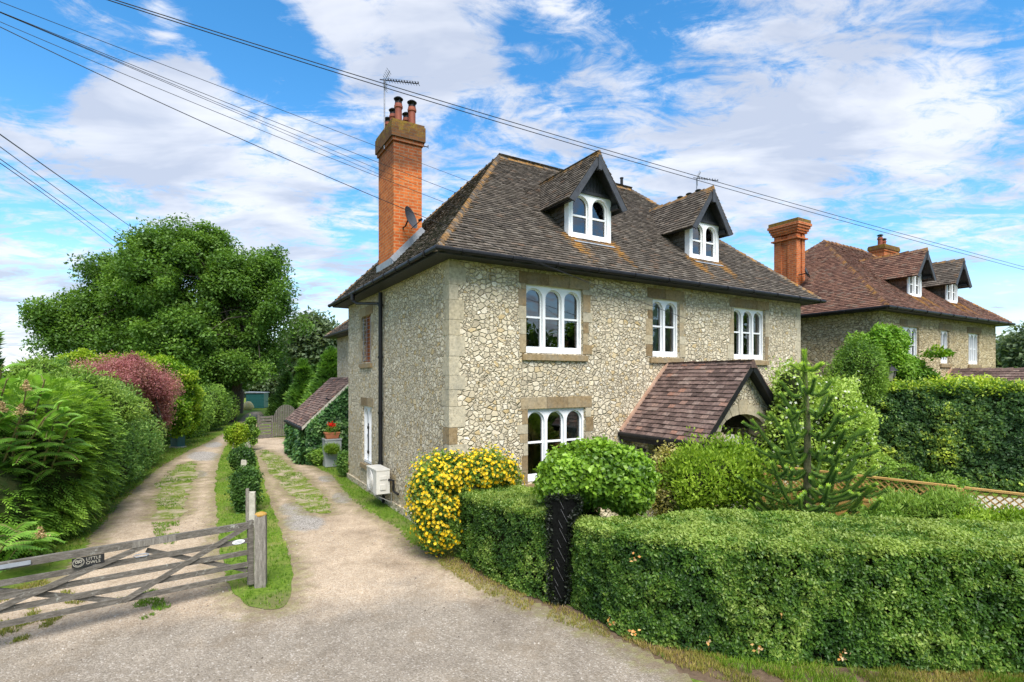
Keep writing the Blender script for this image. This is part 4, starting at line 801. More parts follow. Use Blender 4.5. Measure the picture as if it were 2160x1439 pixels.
def bush(name, label, cat, lobes, n, L, W, mat, group=None, shell=.45, lump=.25, ls=2.2, out=.7, droop=.15, core=True, up=.25, seed=0, stems=None, stemmat='bark', rs=.5, jitter=.04, flowers=None):
    lb = np.array(lobes, float); base = (lb[:, 0].mean(), lb[:, 1].mean(), 0.0); t = thing(name, base, label, cat, group)
    P, N = shape_pts(lobes, n, shell); P, h = lumpy(P, N, lump, ls, seed); P += rng.normal(size=P.shape) * jitter; m = P[:, 2] > .02; P, N, h = P[m], N[m], h[m]; n = len(P)
    D = unit(N * out + rdir(n) * .9 + np.array([0, 0, up - droop])); Nn = unit(N * .6 + rdir(n) * .7 + np.array([0, 0, .5]))
    rnd = np.clip(.5 + h * 1.1 * rs * 2 + rng.normal(size=n) * .2, 0, 1)
    leaves('foliage', P - D * L * .5, D, Nn, L * (.7 + .6 * rng.random(n)), W * (.7 + .6 * rng.random(n)), rnd, mat, t, base)
    if core:
        mb = MB(); bm = bmesh.new()
        for b in lb:
            g = bmesh.ops.create_icosphere(bm, subdivisions=3, radius=1); vs = np.array([v.co[:] for v in g['verts']]); f = (1 - shell * .72)
            Q = b[:3] + vs * b[3:] * f; Q, _ = lumpy(Q, vs, lump * .7, ls, seed); Q[:, 2] = np.maximum(Q[:, 2], .01)
            for v, q in zip(g['verts'], Q): v.co = q
        bmesh.ops.remove_doubles(bm, verts=bm.verts[:], dist=1e-4); bm.verts.index_update()
        mb.add([v.co[:] for v in bm.verts], [[v.index for v in f.verts] for f in bm.faces]); bm.free(); mb.build('branches', M['core'], t, off=base)
    if stems:
        mb = MB()
        for (a, b, r) in stems: mb.tube([a, tuple((np.array(a) + np.array(b)) / 2 + rng.normal(size=3) * .05), b], [r, r * .8, r * .5], 7)
        mb.build('stem', M[stemmat], t, off=base)
    if flowers:
        nf, fl, fm, zmin, petals = flowers; k = rng.choice(n, nf); F = P[k] + N[k] * (.03 + fl * .3); Fn = unit(N[k] + np.array([0, -.25, .3]) + rdir(nf) * .35)
        a = unit(np.cross(Fn, rdir(nf))); b = np.cross(Fn, a); PP, DD, NN, RR = [], [], [], []
        rr = rng.random(nf)
        for j in range(petals):
            an = 2 * math.pi * j / petals; PP.append(F); DD.append(a * math.cos(an) + b * math.sin(an) + Fn * .25); NN.append(Fn); RR.append(np.clip(rr + rng.normal(size=nf) * .15, 0, 1))
        leaves('flower', np.concatenate(PP), np.concatenate(DD), np.concatenate(NN), fl * .55, fl * .5, np.concatenate(RR), fm, t, base)['kind'] = 'stuff'
    return t
def hedge_run(name, label, cat, path, width, height, n, L, W, mat, group=None, lump=.10, ls=3, seed=0, topjit=.05, ends=True, top_pale=0, hts=None, taper=.0, gaps=0.0, side=True, roundness=.05, hollow=.41, core=None):
    """a clipped hedge along a ground path (front edge line); width goes to the left of the path direction"""
    Pth = np.array(path, float); seg = np.linalg.norm(np.diff(Pth, axis=0), axis=1); cum = np.r_[0, np.cumsum(seg)]; Lt = cum[-1]
    Wd = np.broadcast_to(np.asarray(width, float), (len(Pth),)); Ht = np.broadcast_to(np.asarray(height, float), (len(Pth),))
    def at(s):
        x = np.interp(s, cum, Pth[:, 0]); y = np.interp(s, cum, Pth[:, 1]); e = .15
        dx = np.interp(np.minimum(s + e, Lt), cum, Pth[:, 0]) - np.interp(np.maximum(s - e, 0), cum, Pth[:, 0]); dy = np.interp(np.minimum(s + e, Lt), cum, Pth[:, 1]) - np.interp(np.maximum(s - e, 0), cum, Pth[:, 1])
        T = unit(np.c_[dx, dy]); return np.c_[x, y], T, np.c_[-T[:, 1], T[:, 0]], np.interp(s, cum, Wd), np.interp(s, cum, Ht)
    base = (*Pth.mean(0), 0.0); t = thing(name, base, label, cat, group)
    aw, ah = Wd.mean(), Ht.mean(); areas = np.array([Lt * ah, Lt * aw, Lt * ah * .5, aw * ah, aw * ah]); areas /= areas.sum(); k = rng.choice(5, n, p=areas)
    s = rng.random(n) * Lt; a = rng.random(n); b = rng.random(n); s = np.where(k == 3, 0, np.where(k == 4, Lt, s)); C, T, S, w_, h_ = at(s)
    off = np.where(k == 0, 0, np.where(k == 2, 1, a)); zz = np.where(k == 1, 1.0, b)
    N = np.where((k == 0)[:, None], np.c_[-S, np.zeros(n)], np.where((k == 2)[:, None], np.c_[S, np.zeros(n)], np.where((k == 1)[:, None], np.array([0, 0, 1.]), np.where((k == 3)[:, None], np.c_[-T, np.zeros(n)], np.c_[T, np.zeros(n)]))))
    # rounded shoulders
    edge = np.minimum(off, 1 - off) * w_; topd = (1 - zz) * h_; pull = np.exp(-topd / roundness) * np.where(k == 1, 0, 1) * roundness * .6; drop = np.exp(-edge / roundness) * np.where(k == 1, 1, 0) * roundness * .6
    P = np.c_[C + S * (off * w_)[:, None], zz * h_] - N * pull[:, None]; P[:, 2] -= drop; P[:, :2] += S * (np.where(off < .5, 1, -1) * taper * zz * h_)[:, None]
    P, hh = lumpy(P, N, lump, ls, seed); P += rng.normal(size=P.shape) * .010 - N * (rng.random(n) ** 2 * .10)[:, None]; P[:, 2] = np.maximum(P[:, 2], .03)
    if topjit: P[k == 1, 2] += np.abs(rng.normal(size=(k == 1).sum())) * topjit
    if gaps: kp = ~((vnoise(P, 2.3, seed + 5) < gaps) & (P[:, 2] < .5)); P, N, hh, k, topd = P[kp], N[kp], hh[kp], k[kp], topd[kp]; n = len(P)
    g1 = vnoise(P, 7.5, seed + 11) * .6 + vnoise(P, 15, seed + 12) * .4; kp = (g1 > hollow) | (rng.random(n) < .22) | (k == 1); P, N, hh, k, topd, g1 = P[kp], N[kp], hh[kp], k[kp], topd[kp], g1[kp]; n = len(P)
    P = P + N * ((g1 - .5) * np.where((k == 1) | (topd < .12), .03, .12))[:, None]
    D = unit(N * .22 + rdir(n) * .9 + np.array([0, 0, .2])); Nn = unit(N * 1.1 + rdir(n) * .7 + np.array([0, 0, .45]))
    rnd = np.clip(.40 + hh * .8 + (vnoise(P, 9, seed + 8) - .5) * .5 + rng.normal(size=n) * .18 + np.where((k == 1) | (topd < .07), top_pale, 0), 0, 1)  # paler top leaves: some new growth, mostly skylight put into the colour
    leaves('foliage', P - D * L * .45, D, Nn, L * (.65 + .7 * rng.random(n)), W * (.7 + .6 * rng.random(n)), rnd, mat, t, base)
    m = 40; ss = np.linspace(.03, Lt - .03, m); C, T, S, w_, h_ = at(ss); mb = MB(); V = []; ins = .07 + lump * .75
    for i in range(m):
        for (o, z) in ((ins, .0), (ins, h_[i] - .14), (ins + .08, h_[i] - ins), (w_[i] - ins - .08, h_[i] - ins), (w_[i] - ins, h_[i] - .14), (w_[i] - ins, .0)):
            q = C[i] + S[i] * (o + (taper * z if o < w_[i] / 2 else -taper * z)); V.append((q[0], q[1], z))
    mb.add(V, [(i * 6 + j, i * 6 + j + 1, (i + 1) * 6 + j + 1, (i + 1) * 6 + j) for i in range(m - 1) for j in range(5)] + [tuple(range(6)), tuple((m - 1) * 6 + j for j in range(6))[::-1]])
    mb.build('branches', M[core or 'core'], t, off=base); return t
def tree(name, label, cat, base, lobes, ncl, per, L, W, mat, trunks, group=None, rc=(.45, .9), seed=0, bark='bark', flat=.75, limbs=14, droop=0.0):
    t = thing(name, (base[0], base[1], 0), label, cat, group); off = (base[0], base[1], 0)
    C, N = shape_pts(lobes, ncl, .62); C, h = lumpy(C, N, .7, .45, seed); r = rc[0] + (rc[1] - rc[0]) * rng.random(len(C)); n = len(C) * per; k = np.repeat(np.arange(len(C)), per)
    d = rdir(n) * (rng.random(n) ** .45)[:, None]; P = C[k] + d * r[k][:, None] * np.array([1, 1, flat]); P[:, 2] -= droop * (rng.random(n) ** 2)
    D = unit(d * .6 + rdir(n) + np.array([0, 0, -.15])); Nn = unit(d * .5 + rdir(n) * .6 + np.array([0, 0, .9]))
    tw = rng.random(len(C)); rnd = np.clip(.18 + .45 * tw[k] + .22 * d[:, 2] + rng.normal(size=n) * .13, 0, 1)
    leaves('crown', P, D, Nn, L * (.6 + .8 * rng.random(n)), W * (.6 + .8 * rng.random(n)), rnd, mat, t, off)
    mb = MB(); top = np.array(lobes, float)[:, :3].mean(0)
    for (b, e, r0, r1) in trunks:
        b, e = np.array(b, float), np.array(e, float); pts = [b + (e - b) * f + rng.normal(size=3) * .12 * np.linalg.norm(e - b) / 6 * (0 < f < 1) for f in np.linspace(0, 1, 7)]; mb.tube(pts, list(np.linspace(r0, r1, 7)), 9)
        for j in range(limbs):
            f = .45 + .55 * rng.random(); a = b + (e - b) * f; c = C[rng.integers(len(C))]; mid = (a + c) / 2 + np.array([0, 0, .12 * np.linalg.norm(c - a)]); rr = (r0 + (r1 - r0) * f) * .42
            mb.tube([a, a * .6 + mid * .4, mid, mid * .4 + c * .6, c], [rr, rr * .8, rr * .55, rr * .35, rr * .12], 6)
    mb.build('trunk', M[bark], t, off=off); return t
def plobe(px, py, rx, ry, d, ry_depth=None):             # an ellipsoid seen at pixel (px,py) at distance d, radii in pixels
    c = wp(px, py, d); return (*c, rx * d / FPX, (ry_depth or rx) * d / FPX, ry * d / FPX)

# the big oak
dO = 37
ob = gp(462, 872) * 1.0; ob = np.array([(465 - CXP) / FPX * dO, dO])
tree('oak_tree', 'big dark green spreading oak tree behind the red smoke bush', 'tree', ob,
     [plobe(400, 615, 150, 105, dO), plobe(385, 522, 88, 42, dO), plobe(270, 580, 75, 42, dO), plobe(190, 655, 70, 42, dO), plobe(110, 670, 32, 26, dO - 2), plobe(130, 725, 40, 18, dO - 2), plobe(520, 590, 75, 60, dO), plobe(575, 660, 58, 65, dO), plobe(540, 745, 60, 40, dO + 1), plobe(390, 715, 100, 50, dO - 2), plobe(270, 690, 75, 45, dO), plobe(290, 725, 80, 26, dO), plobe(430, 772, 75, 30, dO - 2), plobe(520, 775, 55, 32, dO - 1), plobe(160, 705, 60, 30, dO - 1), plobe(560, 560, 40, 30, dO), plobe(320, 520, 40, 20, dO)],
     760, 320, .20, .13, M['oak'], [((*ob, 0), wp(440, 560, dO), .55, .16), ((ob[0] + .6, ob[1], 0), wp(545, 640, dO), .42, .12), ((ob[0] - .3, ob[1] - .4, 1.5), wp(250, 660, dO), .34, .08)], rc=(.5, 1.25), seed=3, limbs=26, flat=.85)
for i, (px, d, hpx, rp, lab) in enumerate(((502, 46, 560, 60, 'slim dark tree standing just right of the big oak trunk'),)):
    b = np.array([(px - CXP) / FPX * d, d]); tree('lane_tree', lab, 'tree', b, [plobe(px, 690, rp, 70, d), plobe(px - 10, 760, rp * .8, 45, d)], 140, 90, .42, .26, M['oak'], [((*b, 0), wp(px, 640, d), .4, .1)], rc=(.7, 1.3), seed=31 + i)
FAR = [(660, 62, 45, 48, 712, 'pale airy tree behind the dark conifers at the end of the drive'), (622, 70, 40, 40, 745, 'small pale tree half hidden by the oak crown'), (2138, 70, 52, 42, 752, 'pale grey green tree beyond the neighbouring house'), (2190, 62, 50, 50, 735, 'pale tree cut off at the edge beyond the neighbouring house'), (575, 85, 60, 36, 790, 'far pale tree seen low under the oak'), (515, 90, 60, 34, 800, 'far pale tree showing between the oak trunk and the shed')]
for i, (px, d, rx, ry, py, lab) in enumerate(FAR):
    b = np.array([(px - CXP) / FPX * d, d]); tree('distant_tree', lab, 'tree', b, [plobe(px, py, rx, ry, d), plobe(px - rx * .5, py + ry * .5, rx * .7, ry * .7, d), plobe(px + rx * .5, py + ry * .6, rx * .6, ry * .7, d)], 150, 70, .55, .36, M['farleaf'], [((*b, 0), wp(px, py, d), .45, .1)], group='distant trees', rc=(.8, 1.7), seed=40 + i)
for i, (x, y, s) in enumerate(((20, -11, .9), (26, -5, 1.15), (31, 2, 1.), (36, 9, 1.2), (14, -14, 1.))):   # trees across the road, mirrored in the window panes
    tree('roadside_tree', 'dark tree across the road reflected in the panes', 'tree', (x, y), [(x, y, 4.6 * s, 3.6 * s, 3.6 * s, 3.4 * s), (x + 2.5, y, 3.4 * s, 3 * s, 3 * s, 2.6 * s), (x - 1.5, y + 1.5, 3.2 * s, 2.6 * s, 2.6 * s, 2.4 * s)], 150, 60, .6, .4, M['oak'], [((x, y, 0), (x, y, 5 * s), .35, .1)], group='trees across the road', rc=(.8, 1.5), seed=60 + i)

bush('understorey', 'dark hedgerow thicket beneath the oak crown', 'thicket', [plobe(330, 805, 190, 45, 41, 60), plobe(160, 800, 110, 35, 40, 60)], 30000, .26, .17, M['oak'], lump=1.2, ls=.7, seed=200)
# conifers behind the lean-to
def conifer(name, label, base, h, r, n, mat, seed, group=None, L=.22, W=.075, zmin=.1, lean=.55, pw=.8):
    t = thing(name, (*base, 0), label, 'tree', group); z = rng.random(n) ** 1.25; rad = r * (1 - z) ** pw * (.62 + .38 * np.sqrt(rng.random(n))); a = rng.random(n) * 2 * math.pi
    P = np.c_[base[0] + rad * np.cos(a), base[1] + rad * np.sin(a), zmin + z * (h - zmin)]; N = np.c_[np.cos(a), np.sin(a), np.full(n, .25)]; P, hh = lumpy(P, N, r * .42, 2.2 / max(r, .6), seed)
    D = unit(np.c_[np.cos(a), np.sin(a), np.full(n, lean)] + rdir(n) * .45); leaves('crown', P, D, unit(N + rdir(n) * .8), L * (.6 + .8 * rng.random(n)), W * (.7 + .6 * rng.random(n)), np.clip(.45 + hh * 1.3 + rng.normal(size=n) * .16, 0, 1), mat, t, (*base, 0))
    mb = MB(); mb.tube([(*base, 0), (*base, h * .5), (*base, h * .96)], [r * .09 + .04, r * .06 + .02, .01], 8); mb.lathe((*base, zmin), [(r * .62, 0), (r * .5, h * .25), (r * .3, h * .55), (.03, h * .85)], 14); mb.build('trunk', M['core'], t, off=(*base, 0)); return t
for i, (px, py, d, rp, mt, lab) in enumerate(((698, 735, 30, 62, 'thuja', 'tall feathery conifer right behind the lean-to roof'), (640, 762, 33, 46, 'thuja', 'yellow green conifer beside the grey yard gate'), (605, 790, 38, 36, 'box', 'dark conifer above the grey yard gate'), (665, 775, 36, 50, 'box', 'dark conifer filling the gap between two greener ones'))):
    c = wp(px, py, d); conifer('conifer', lab, c[:2], c[2], rp * d / FPX, 9000, M[mt], 70 + i, 'conifers behind the yard gate', L=.30, W=.10)
c = wp(97, 768, 20); conifer('conifer', 'small blue green conifer tip between sumac and red smoke bush', c[:2], c[2], .75, 4000, M['mixedhedge'], 80, L=.16, W=.05)
c = wp(-38, 640, 13); conifer('conifer', 'conifer mostly off the frame with one twig poking in', c[:2], c[2] + .4, .75, 5000, M['mixedhedge'], 81, L=.2, W=.06)

# left boundary planting, near to far
def frondbush(name, label, cat, lobes, nf, mat, seed, L=.26, group=None, k=9, zc=.0):
    """flat drooping scale-leaf sprays: each frond is a fan of narrow slips along a curved axis"""
    lb = np.array(lobes, float); base = (lb[:, 0].mean(), lb[:, 1].mean(), 0.); t = thing(name, base, label, cat, group)
    P, N = shape_pts(lobes, nf, .35); P, h = lumpy(P, N, .45, 1.5, seed); m = P[:, 2] > .1; P, N, h = P[m], N[m], h[m]; nf = len(P)
    Dm = unit(N * .9 + rdir(nf) * .45 + np.array([0, 0, .1])); S = unit(np.cross(Dm, np.array([0, 0, 1.]) + rdir(nf) * .35)); U = np.cross(S, Dm)
    Q, DD, NN, RR, LL = [], [], [], [], []
    rr = np.clip(.42 + h * 1.2 + rng.normal(size=nf) * .16, 0, 1)
    for j in range(k):
        f = (j + .5) / k; pos = P + Dm * L * (f - .5) - np.array([0, 0, 1]) * (L * .38 * f * f); sd = 1 if j % 2 else -1
        DD.append(Dm * .75 + S * sd * .65 * (1 - f * .6) - np.array([0, 0, .35 * f])); Q.append(pos); NN.append(U + rdir(nf) * .15); RR.append(np.clip(rr + .22 * (f - .4), 0, 1)); LL.append(np.full(nf, L * (.50 - .24 * f)))
    leaves('foliage', np.concatenate(Q), np.concatenate(DD), np.concatenate(NN), np.concatenate(LL), .030, np.concatenate(RR), mat, t, base)
    mb = MB(); bm = bmesh.new()
    for b in lb:
        g = bmesh.ops.create_icosphere(bm, subdivisions=3, radius=1)
        for v in g['verts']: q = b[:3] + np.array(v.co[:]) * b[3:] * .74; v.co = (q[0], q[1], max(q[2], .01))
    bm.verts.index_update(); mb.add([v.co[:] for v in bm.verts], [[v.index for v in f.verts] for f in bm.faces]); bm.free(); mb.build('branches', M['core'], t, off=base); return t
frondbush('cypress_shrub', 'dense green cypress with drooping flat sprays beside the field gate', 'shrub',
          [(-9.1, 9.9, 1.45, 1.0, 1.05, 1.65), (-9.9, 11.3, 1.5, 1.15, 1.2, 1.6), (-9.4, 9.2, .8, 1.1, .9, 1.1), (-8.7, 8.75, .8, .7, .6, 1.1), (-10.8, 10.3, 1.6, 1.1, 1.2, 1.6), (-9.3, 8.6, 1.2, .8, .6, 1.3)], 12000, M['cypress'], 90)
bush('mixed_shrub', 'rough green boundary shrubs between cypress and red smoke bush', 'shrub', [(-10.8, 13.0, 1.4, 1.0, 1.3, 1.65), (-11.9, 14.6, 1.5, 1.1, 1.4, 1.75), (-12.9, 16.4, 1.5, 1.1, 1.5, 1.75), (-13.8, 18.4, 1.25, 1.0, 1.5, 1.35), (-14.9, 20.6, 1.1, 1.0, 1.3, 1.2), (-11.5, 12.2, 1.5, 1.2, 1.3, 1.55), (-10.5, 13.2, .7, .75, 1.3, .95), (-11.6, 15.2, .7, .75, 1.3, .95), (-12.8, 17.4, .7, .75, 1.4, .95)], 70000, .085, .042, M['mixedhedge'], lump=.5, ls=1.4, seed=91)
bush('feathery_shrub', 'yellow green straggly shrub between sumac and red smoke bush', 'shrub', [plobe(160, 830, 75, 50, 13.2), plobe(230, 860, 60, 40, 13.6), plobe(90, 800, 60, 45, 13.6)], 15000, .11, .035, M['fennel'], lump=.45, ls=2, seed=92, core=True)
SD = lambda px: 16.6 + (px - 180) / 160 * 4.4
def sl(px, py, rx, ry): return plobe(px, py, rx, ry, SD(px), rx * .8)
bush('smoke_bush', 'dusky pink smoke bush standing above the clipped boundary shrubs', 'shrub', [sl(205, 795, 52, 20), sl(170, 806, 26, 12), sl(255, 778, 40, 20), sl(240, 806, 50, 18), sl(300, 796, 46, 26), sl(345, 806, 28, 22), sl(318, 828, 46, 24), sl(340, 850, 30, 26), sl(345, 880, 16, 18), sl(280, 766, 30, 10)], 60000, .062, .036, M['smoke'], lump=.8, ls=3.0, seed=93, shell=.8, out=.4, up=.4, jitter=.09, core=False, stems=[((*gp(343, 938), 0), wp(340, 880, 20.5), .06), (wp(340, 885, 20.5), wp(240, 800, 18.5), .04), (wp(340, 885, 20.5), wp(310, 800, 20), .04)])
bush('golden_shrub', 'tall golden leaved shrub behind the red smoke bush', 'shrub', [plobe(378, 812, 32, 55, 23.5), plobe(378, 875, 26, 45, 23), plobe(345, 780, 45, 26, 24), plobe(255, 770, 60, 18, 21), plobe(165, 768, 38, 22, 20), plobe(398, 860, 22, 60, 24.5)], 40000, .12, .07, M['golden'], lump=.6, ls=1.6, seed=94)
bush('bay_shrub', 'dull green shrub with its top above the sumac branches', 'shrub', [plobe(120, 778, 38, 22, 19), plobe(180, 770, 40, 16, 20.5)], 7000, .10, .05, M['mixedhedge'], lump=.4, ls=2, seed=95)
bush('lane_shrub', 'mid green shrub along the lane just past the teal box', 'shrub', [(-17.2, 27.2, 1.4, 1.3, 1.8, 1.6), (-18.0, 30.5, 1.3, 1.3, 2.0, 1.5)], 17000, .12, .07, M['privet'], lump=.5, ls=1.3, seed=96)
bush('lane_shrub', 'paler shrub further along the lane beneath the oak', 'shrub', [(-19.6, 34.0, 1.3, 1.4, 2.2, 1.4), (-22.2, 38.5, 1.2, 1.4, 2.6, 1.35), (-25.0, 44, 1.2, 1.4, 3.4, 1.3)], 16000, .15, .085, M['privet'], lump=.5, ls=1.2, seed=97)
bush('holly_shrub', 'dark glossy shrub right behind the teal box', 'shrub', [(-16.6, 24.8, 1.3, .9, 1.3, 1.55), (-15.7, 21.5, 1.1, .9, 1.2, 1.35)], 15000, .10, .06, M['mixedhedge'], lump=.45, ls=1.5, seed=98)

# sumac with long pinnate leaves
def pinnate(Q, DD, NN, RR, LL, base, d, L, n=12, droop=.35, tone=.5, ll=.135):
    d = unit(np.array(d, float)); s = unit(np.cross(d, (0, 0, 1))); pts = []
    for i in range(n):
        f = (i + .6) / n; p = np.array(base) + d * L * f - np.array([0, 0, 1]) * droop * L * f * f; pts.append(p); l = ll * math.sin(math.pi * (.16 + .8 * f)) ** .6
        for sg in (-1, 1): Q.append(p); DD.append(s * sg * .9 + d * .35 - np.array([0, 0, .42])); NN.append(np.array([0, 0, 1]) + s * sg * .3); RR.append(tone + rng.normal() * .1); LL.append(l)
    Q.append(pts[-1]); DD.append(d - np.array([0, 0, .5])); NN.append(np.array([0, 0, 1.])); RR.append(tone); LL.append(ll * .7)
    return [np.array(base)] + pts
def sumac(label, stems, seed, nper=11, L=.60, n_ex=0):
    r = np.random.default_rng(seed); base = (stems[0][0][0], stems[0][0][1], 0.); t = thing('sumac_shrub', base, label, 'shrub'); Q, DD, NN, RR, LL = [], [], [], [], []; st = MB(); ra = MB(); cones = []
    for (b, tip) in stems:
        b, tip = np.array(b, float), np.array(tip, float); mid = (b + tip) / 2 + r.normal(size=3) * .12; path = [b, (b + mid) / 2, mid, (mid + tip) / 2, tip]; st.tube(path, [.022, .02, .018, .014, .010], 7)
        for j in range(nper):
            f = .62 + .4 * j / nper; p = b + (tip - b) * min(f, 1.0); a = r.random() * 2 * math.pi; d = (math.cos(a), math.sin(a), (.15 + .5 * r.random()) if j < nper - 3 else 1.1); rp = pinnate(Q, DD, NN, RR, LL, p, d, L * (.8 + .45 * r.random()), 15, .35 + .35 * r.random(), .35 + .5 * r.random()); ra.tube(rp[::3] + [rp[-1]], .005, 4)
        cones.append(tip)
    leaves('foliage', np.array(Q), np.array(DD), np.array(NN), np.array(LL), .046, np.array(RR), M['sumac'], t, base, bend=.15); st.build('stem', M['hypstem'], t, off=base); ra.build('leaf_stalk', M['hypstem'], t, off=base)['kind'] = 'stuff'
    for c in cones[1::3]:
        n = 200; z = r.random(n); P = np.array(c) + np.c_[r.normal(size=n) * .035 * (1.15 - z), r.normal(size=n) * .035 * (1.15 - z), z * .16]; leaves('flower_cone', P, rdir(n) + np.array([0, 0, .8]), rdir(n), .035, .02, r.random(n), M['sumacflower'], t, base)
    return t
M['hypstem'] = plain('green_stalk', (.13, .16, .05), (.20, .12, .06), 5, .7)
def S(px, py, d, bx=None, by=None, bd=None): b = np.array([(px - CXP) / FPX * d - 2.0, d + 1.3, 0.0]); return (b, wp(px, py, d))
sumac('tall sumac shrub with long drooping pinnate leaves and tan flower cones', [S(15, 800, 8.6), S(55, 825, 8.4), S(95, 800, 9), S(125, 850, 8.8), S(5, 870, 8.2), S(150, 890, 9.0), S(95, 880, 8.6), S(45, 875, 8.3), S(5, 770, 9), S(-30, 840, 8.3)], 100, 9, .46)
sumac('low sumac sucker with fern like leaves behind the field gate', [S(40, 1120, 7.9), S(85, 1135, 8.1), S(10, 1150, 7.4)], 101, 7, .5)

# clipped clumps along the island between the two drives
bush('box_clump', 'clipped dark green clump nearest the gate post on the verge', 'shrub', [plobe(520, 1040, 26, 42, 12.1), plobe(518, 1010, 24, 20, 12.2)], 7000, .07, .042, M['box'], 'clipped clumps between the drives', lump=.2, ls=4, seed=110)
bush('box_clump', 'second clipped clump along the verge, farther from the gate post', 'shrub', [plobe(511, 968, 25, 24, 16.5)], 4500, .085, .05, M['box'], 'clipped clumps between the drives', lump=.2, ls=4, seed=111)
bush('ivy_clump', 'bright ivy clump on the old stump by the yard gate', 'shrub', [plobe(530, 895, 9, 12, 22.5), plobe(533, 915, 8, 22, 22.3)], 2500, .10, .07, M['privet'], lump=.2, ls=4, seed=112)
bush('round_shrub', 'small yellow green mop shrub on a stem between the drives', 'shrub', [plobe(497, 915, 22, 20, 20.5)], 4000, .09, .05, M['golden'], lump=.3, ls=3, seed=113, stems=[((*gp(494, 948), 0), wp(496, 920, 20.5), .035)])
# ivy over the lean-to
def ivy():
    t = thing('ivy', hw(-.6, 11.0), 'dark ivy sheet covering the wall of the lean-to', 'climber'); n = 11000; P, N = [], []
    a = rng.random(n) * 1.6 - .62; z = rng.random(n) * (lz(a) - .12); a = a[:]; P.append(np.array([hw(u, 10.95 - .22 * rng.random() , 0) + np.array([0, 0, zz]) for u, zz in zip(a, z)])); N.append(np.tile(np.r_[-HV, .2], (n, 1)))
    n2 = 6500; v = 10.9 + rng.random(n2) * 3.6; z2 = rng.random(n2) * 1.25; P.append(np.array([hw(-.62 - .25 * rng.random(), vv, zz) for vv, zz in zip(v, z2)])); N.append(np.tile(np.r_[-HU, .2], (n2, 1)))
    P = np.concatenate(P); N = np.concatenate(N); P, h = lumpy(P, N, .28, 2.2, 120); n = len(P); D = unit(rdir(n) * .6 + np.array([0, 0, -.7]) + N * .35); o = hw(-.6, 11.0)
    leaves('foliage', P, D, unit(N + rdir(n) * .5 + np.array([0, 0, .4])), .15 * (.7 + .6 * rng.random(n)), .13 * (.7 + .6 * rng.random(n)), np.clip(.4 + h + rng.normal(size=n) * .24, 0, 1), M['ivy'], t, o)
ivy()
bush('low_shrub', 'low fresh green shrub at the foot of the ivy wall', 'shrub', [plobe(672, 962, 22, 12, 18.6), plobe(640, 955, 14, 12, 20)], 3000, .10, .06, M['privet'], lump=.2, ls=4, seed=114)
bush('low_hedge', 'short clipped brown green bush against the side wall of the house', 'shrub', [plobe(725, 975, 16, 24, 16.4)], 2600, .07, .04, M['mixedhedge'], lump=.15, ls=4, seed=115)
bush('herb_tuft', 'pale strappy herb growing in the dark trough below the planter', 'plant', [plobe(700, 947, 15, 9, 18)], 1500, .16, .02, M['lime'], lump=.1, ls=4, seed=116, core=False)

# front garden
bush('yellow_shrub', 'yellow flowering shrub hugging the front corner of the house', 'shrub', [plobe(905, 1045, 42, 75, 9.0), plobe(950, 1005, 52, 52, 9.25), plobe(1020, 990, 52, 34, 9.5), plobe(1065, 1000, 32, 30, 9.6), plobe(925, 1100, 48, 60, 8.95)], 24000, .055, .026, M['hypericum'], lump=.2, ls=4, seed=130, flowers=(2900, .062, M['yellowflower'], 0, 5))
hedge_run('clipped_hedge', 'clipped hedge beside the drive running from yellow shrub to the hedge gap', 'hedge', [(.50, 7.18), (.0, 7.66), (-.55, 8.35), (-.95, 9.05)][::-1], [1.2, 1.25, 1.3, 1.25], [1.14, 1.16, 1.2, 1.24], 62000, .040, .023, M['hedge'], 'clipped front hedges', lump=.05, topjit=.012, core='darkcore', seed=131, top_pale=.42)
hedge_run('clipped_hedge', 'long clipped hedge along the road verge with pale top', 'hedge', [(.80, 7.32), (.92, 6.86), (1.32, 6.3), (1.85, 5.95), (2.6, 5.72), (3.6, 5.58), (4.8, 5.48), (6.6, 5.30)], [.5, .75, 1.15, 1.45, 1.6, 1.5, 1.3, 1.2], [1.12, 1.16, 1.22, 1.25, 1.27, 1.28, 1.28, 1.28], 300000, .044, .026, M['hedge'], 'clipped front hedges', lump=.06, topjit=.012, core='darkcore', seed=132, top_pale=.46, gaps=.12)
bush('ivy_arch', 'bright ivy mound clipped like a ball over the hedge gap', 'shrub', [plobe(1258, 1003, 118, 66, 7.75, 90), plobe(1200, 1015, 62, 55, 7.6, 60), plobe(1320, 1020, 62, 58, 7.8, 60)], 27000, .075, .058, M['ivyball'], lump=.22, ls=3.5, seed=133, droop=.7, out=.4, jitter=.03, shell=.35)
bush('lime_shrub', 'bright lime green rounded shrub in front of the porch', 'shrub', [plobe(1505, 1010, 88, 78, 9.0), plobe(1560, 1000, 52, 62, 9.0), plobe(1450, 1020, 50, 66, 9.0), plobe(1525, 960, 50, 40, 9.1)], 24000, .065, .034, M['lime'], lump=.75, ls=3.4, seed=134, shell=.6, up=.9, jitter=.06)
bush('variegated_shrub', 'yellow cream variegated shrub between ivy ball and lime shrub', 'shrub', [plobe(1408, 1010, 26, 70, 9.5), plobe(1400, 1055, 30, 30, 9.2)], 4500, .06, .038, M['variegated'], lump=.2, ls=4, seed=135)
bush('mock_orange', 'tall white flowering shrub behind the monkey puzzle tree', 'shrub', [plobe(1730, 900, 88, 110, 12.3), plobe(1690, 850, 62, 70, 12.4), plobe(1780, 920, 55, 80, 12.2), plobe(1670, 930, 50, 80, 12.4), plobe(1672, 850, 46, 78, 10.9, 30), plobe(1658, 925, 36, 62, 10.9, 30)], 30000, .080, .042, M['whiteleaf'], lump=.65, ls=2.2, seed=136, up=.5, flowers=(800, .060, M['whiteflower'], 0, 4))
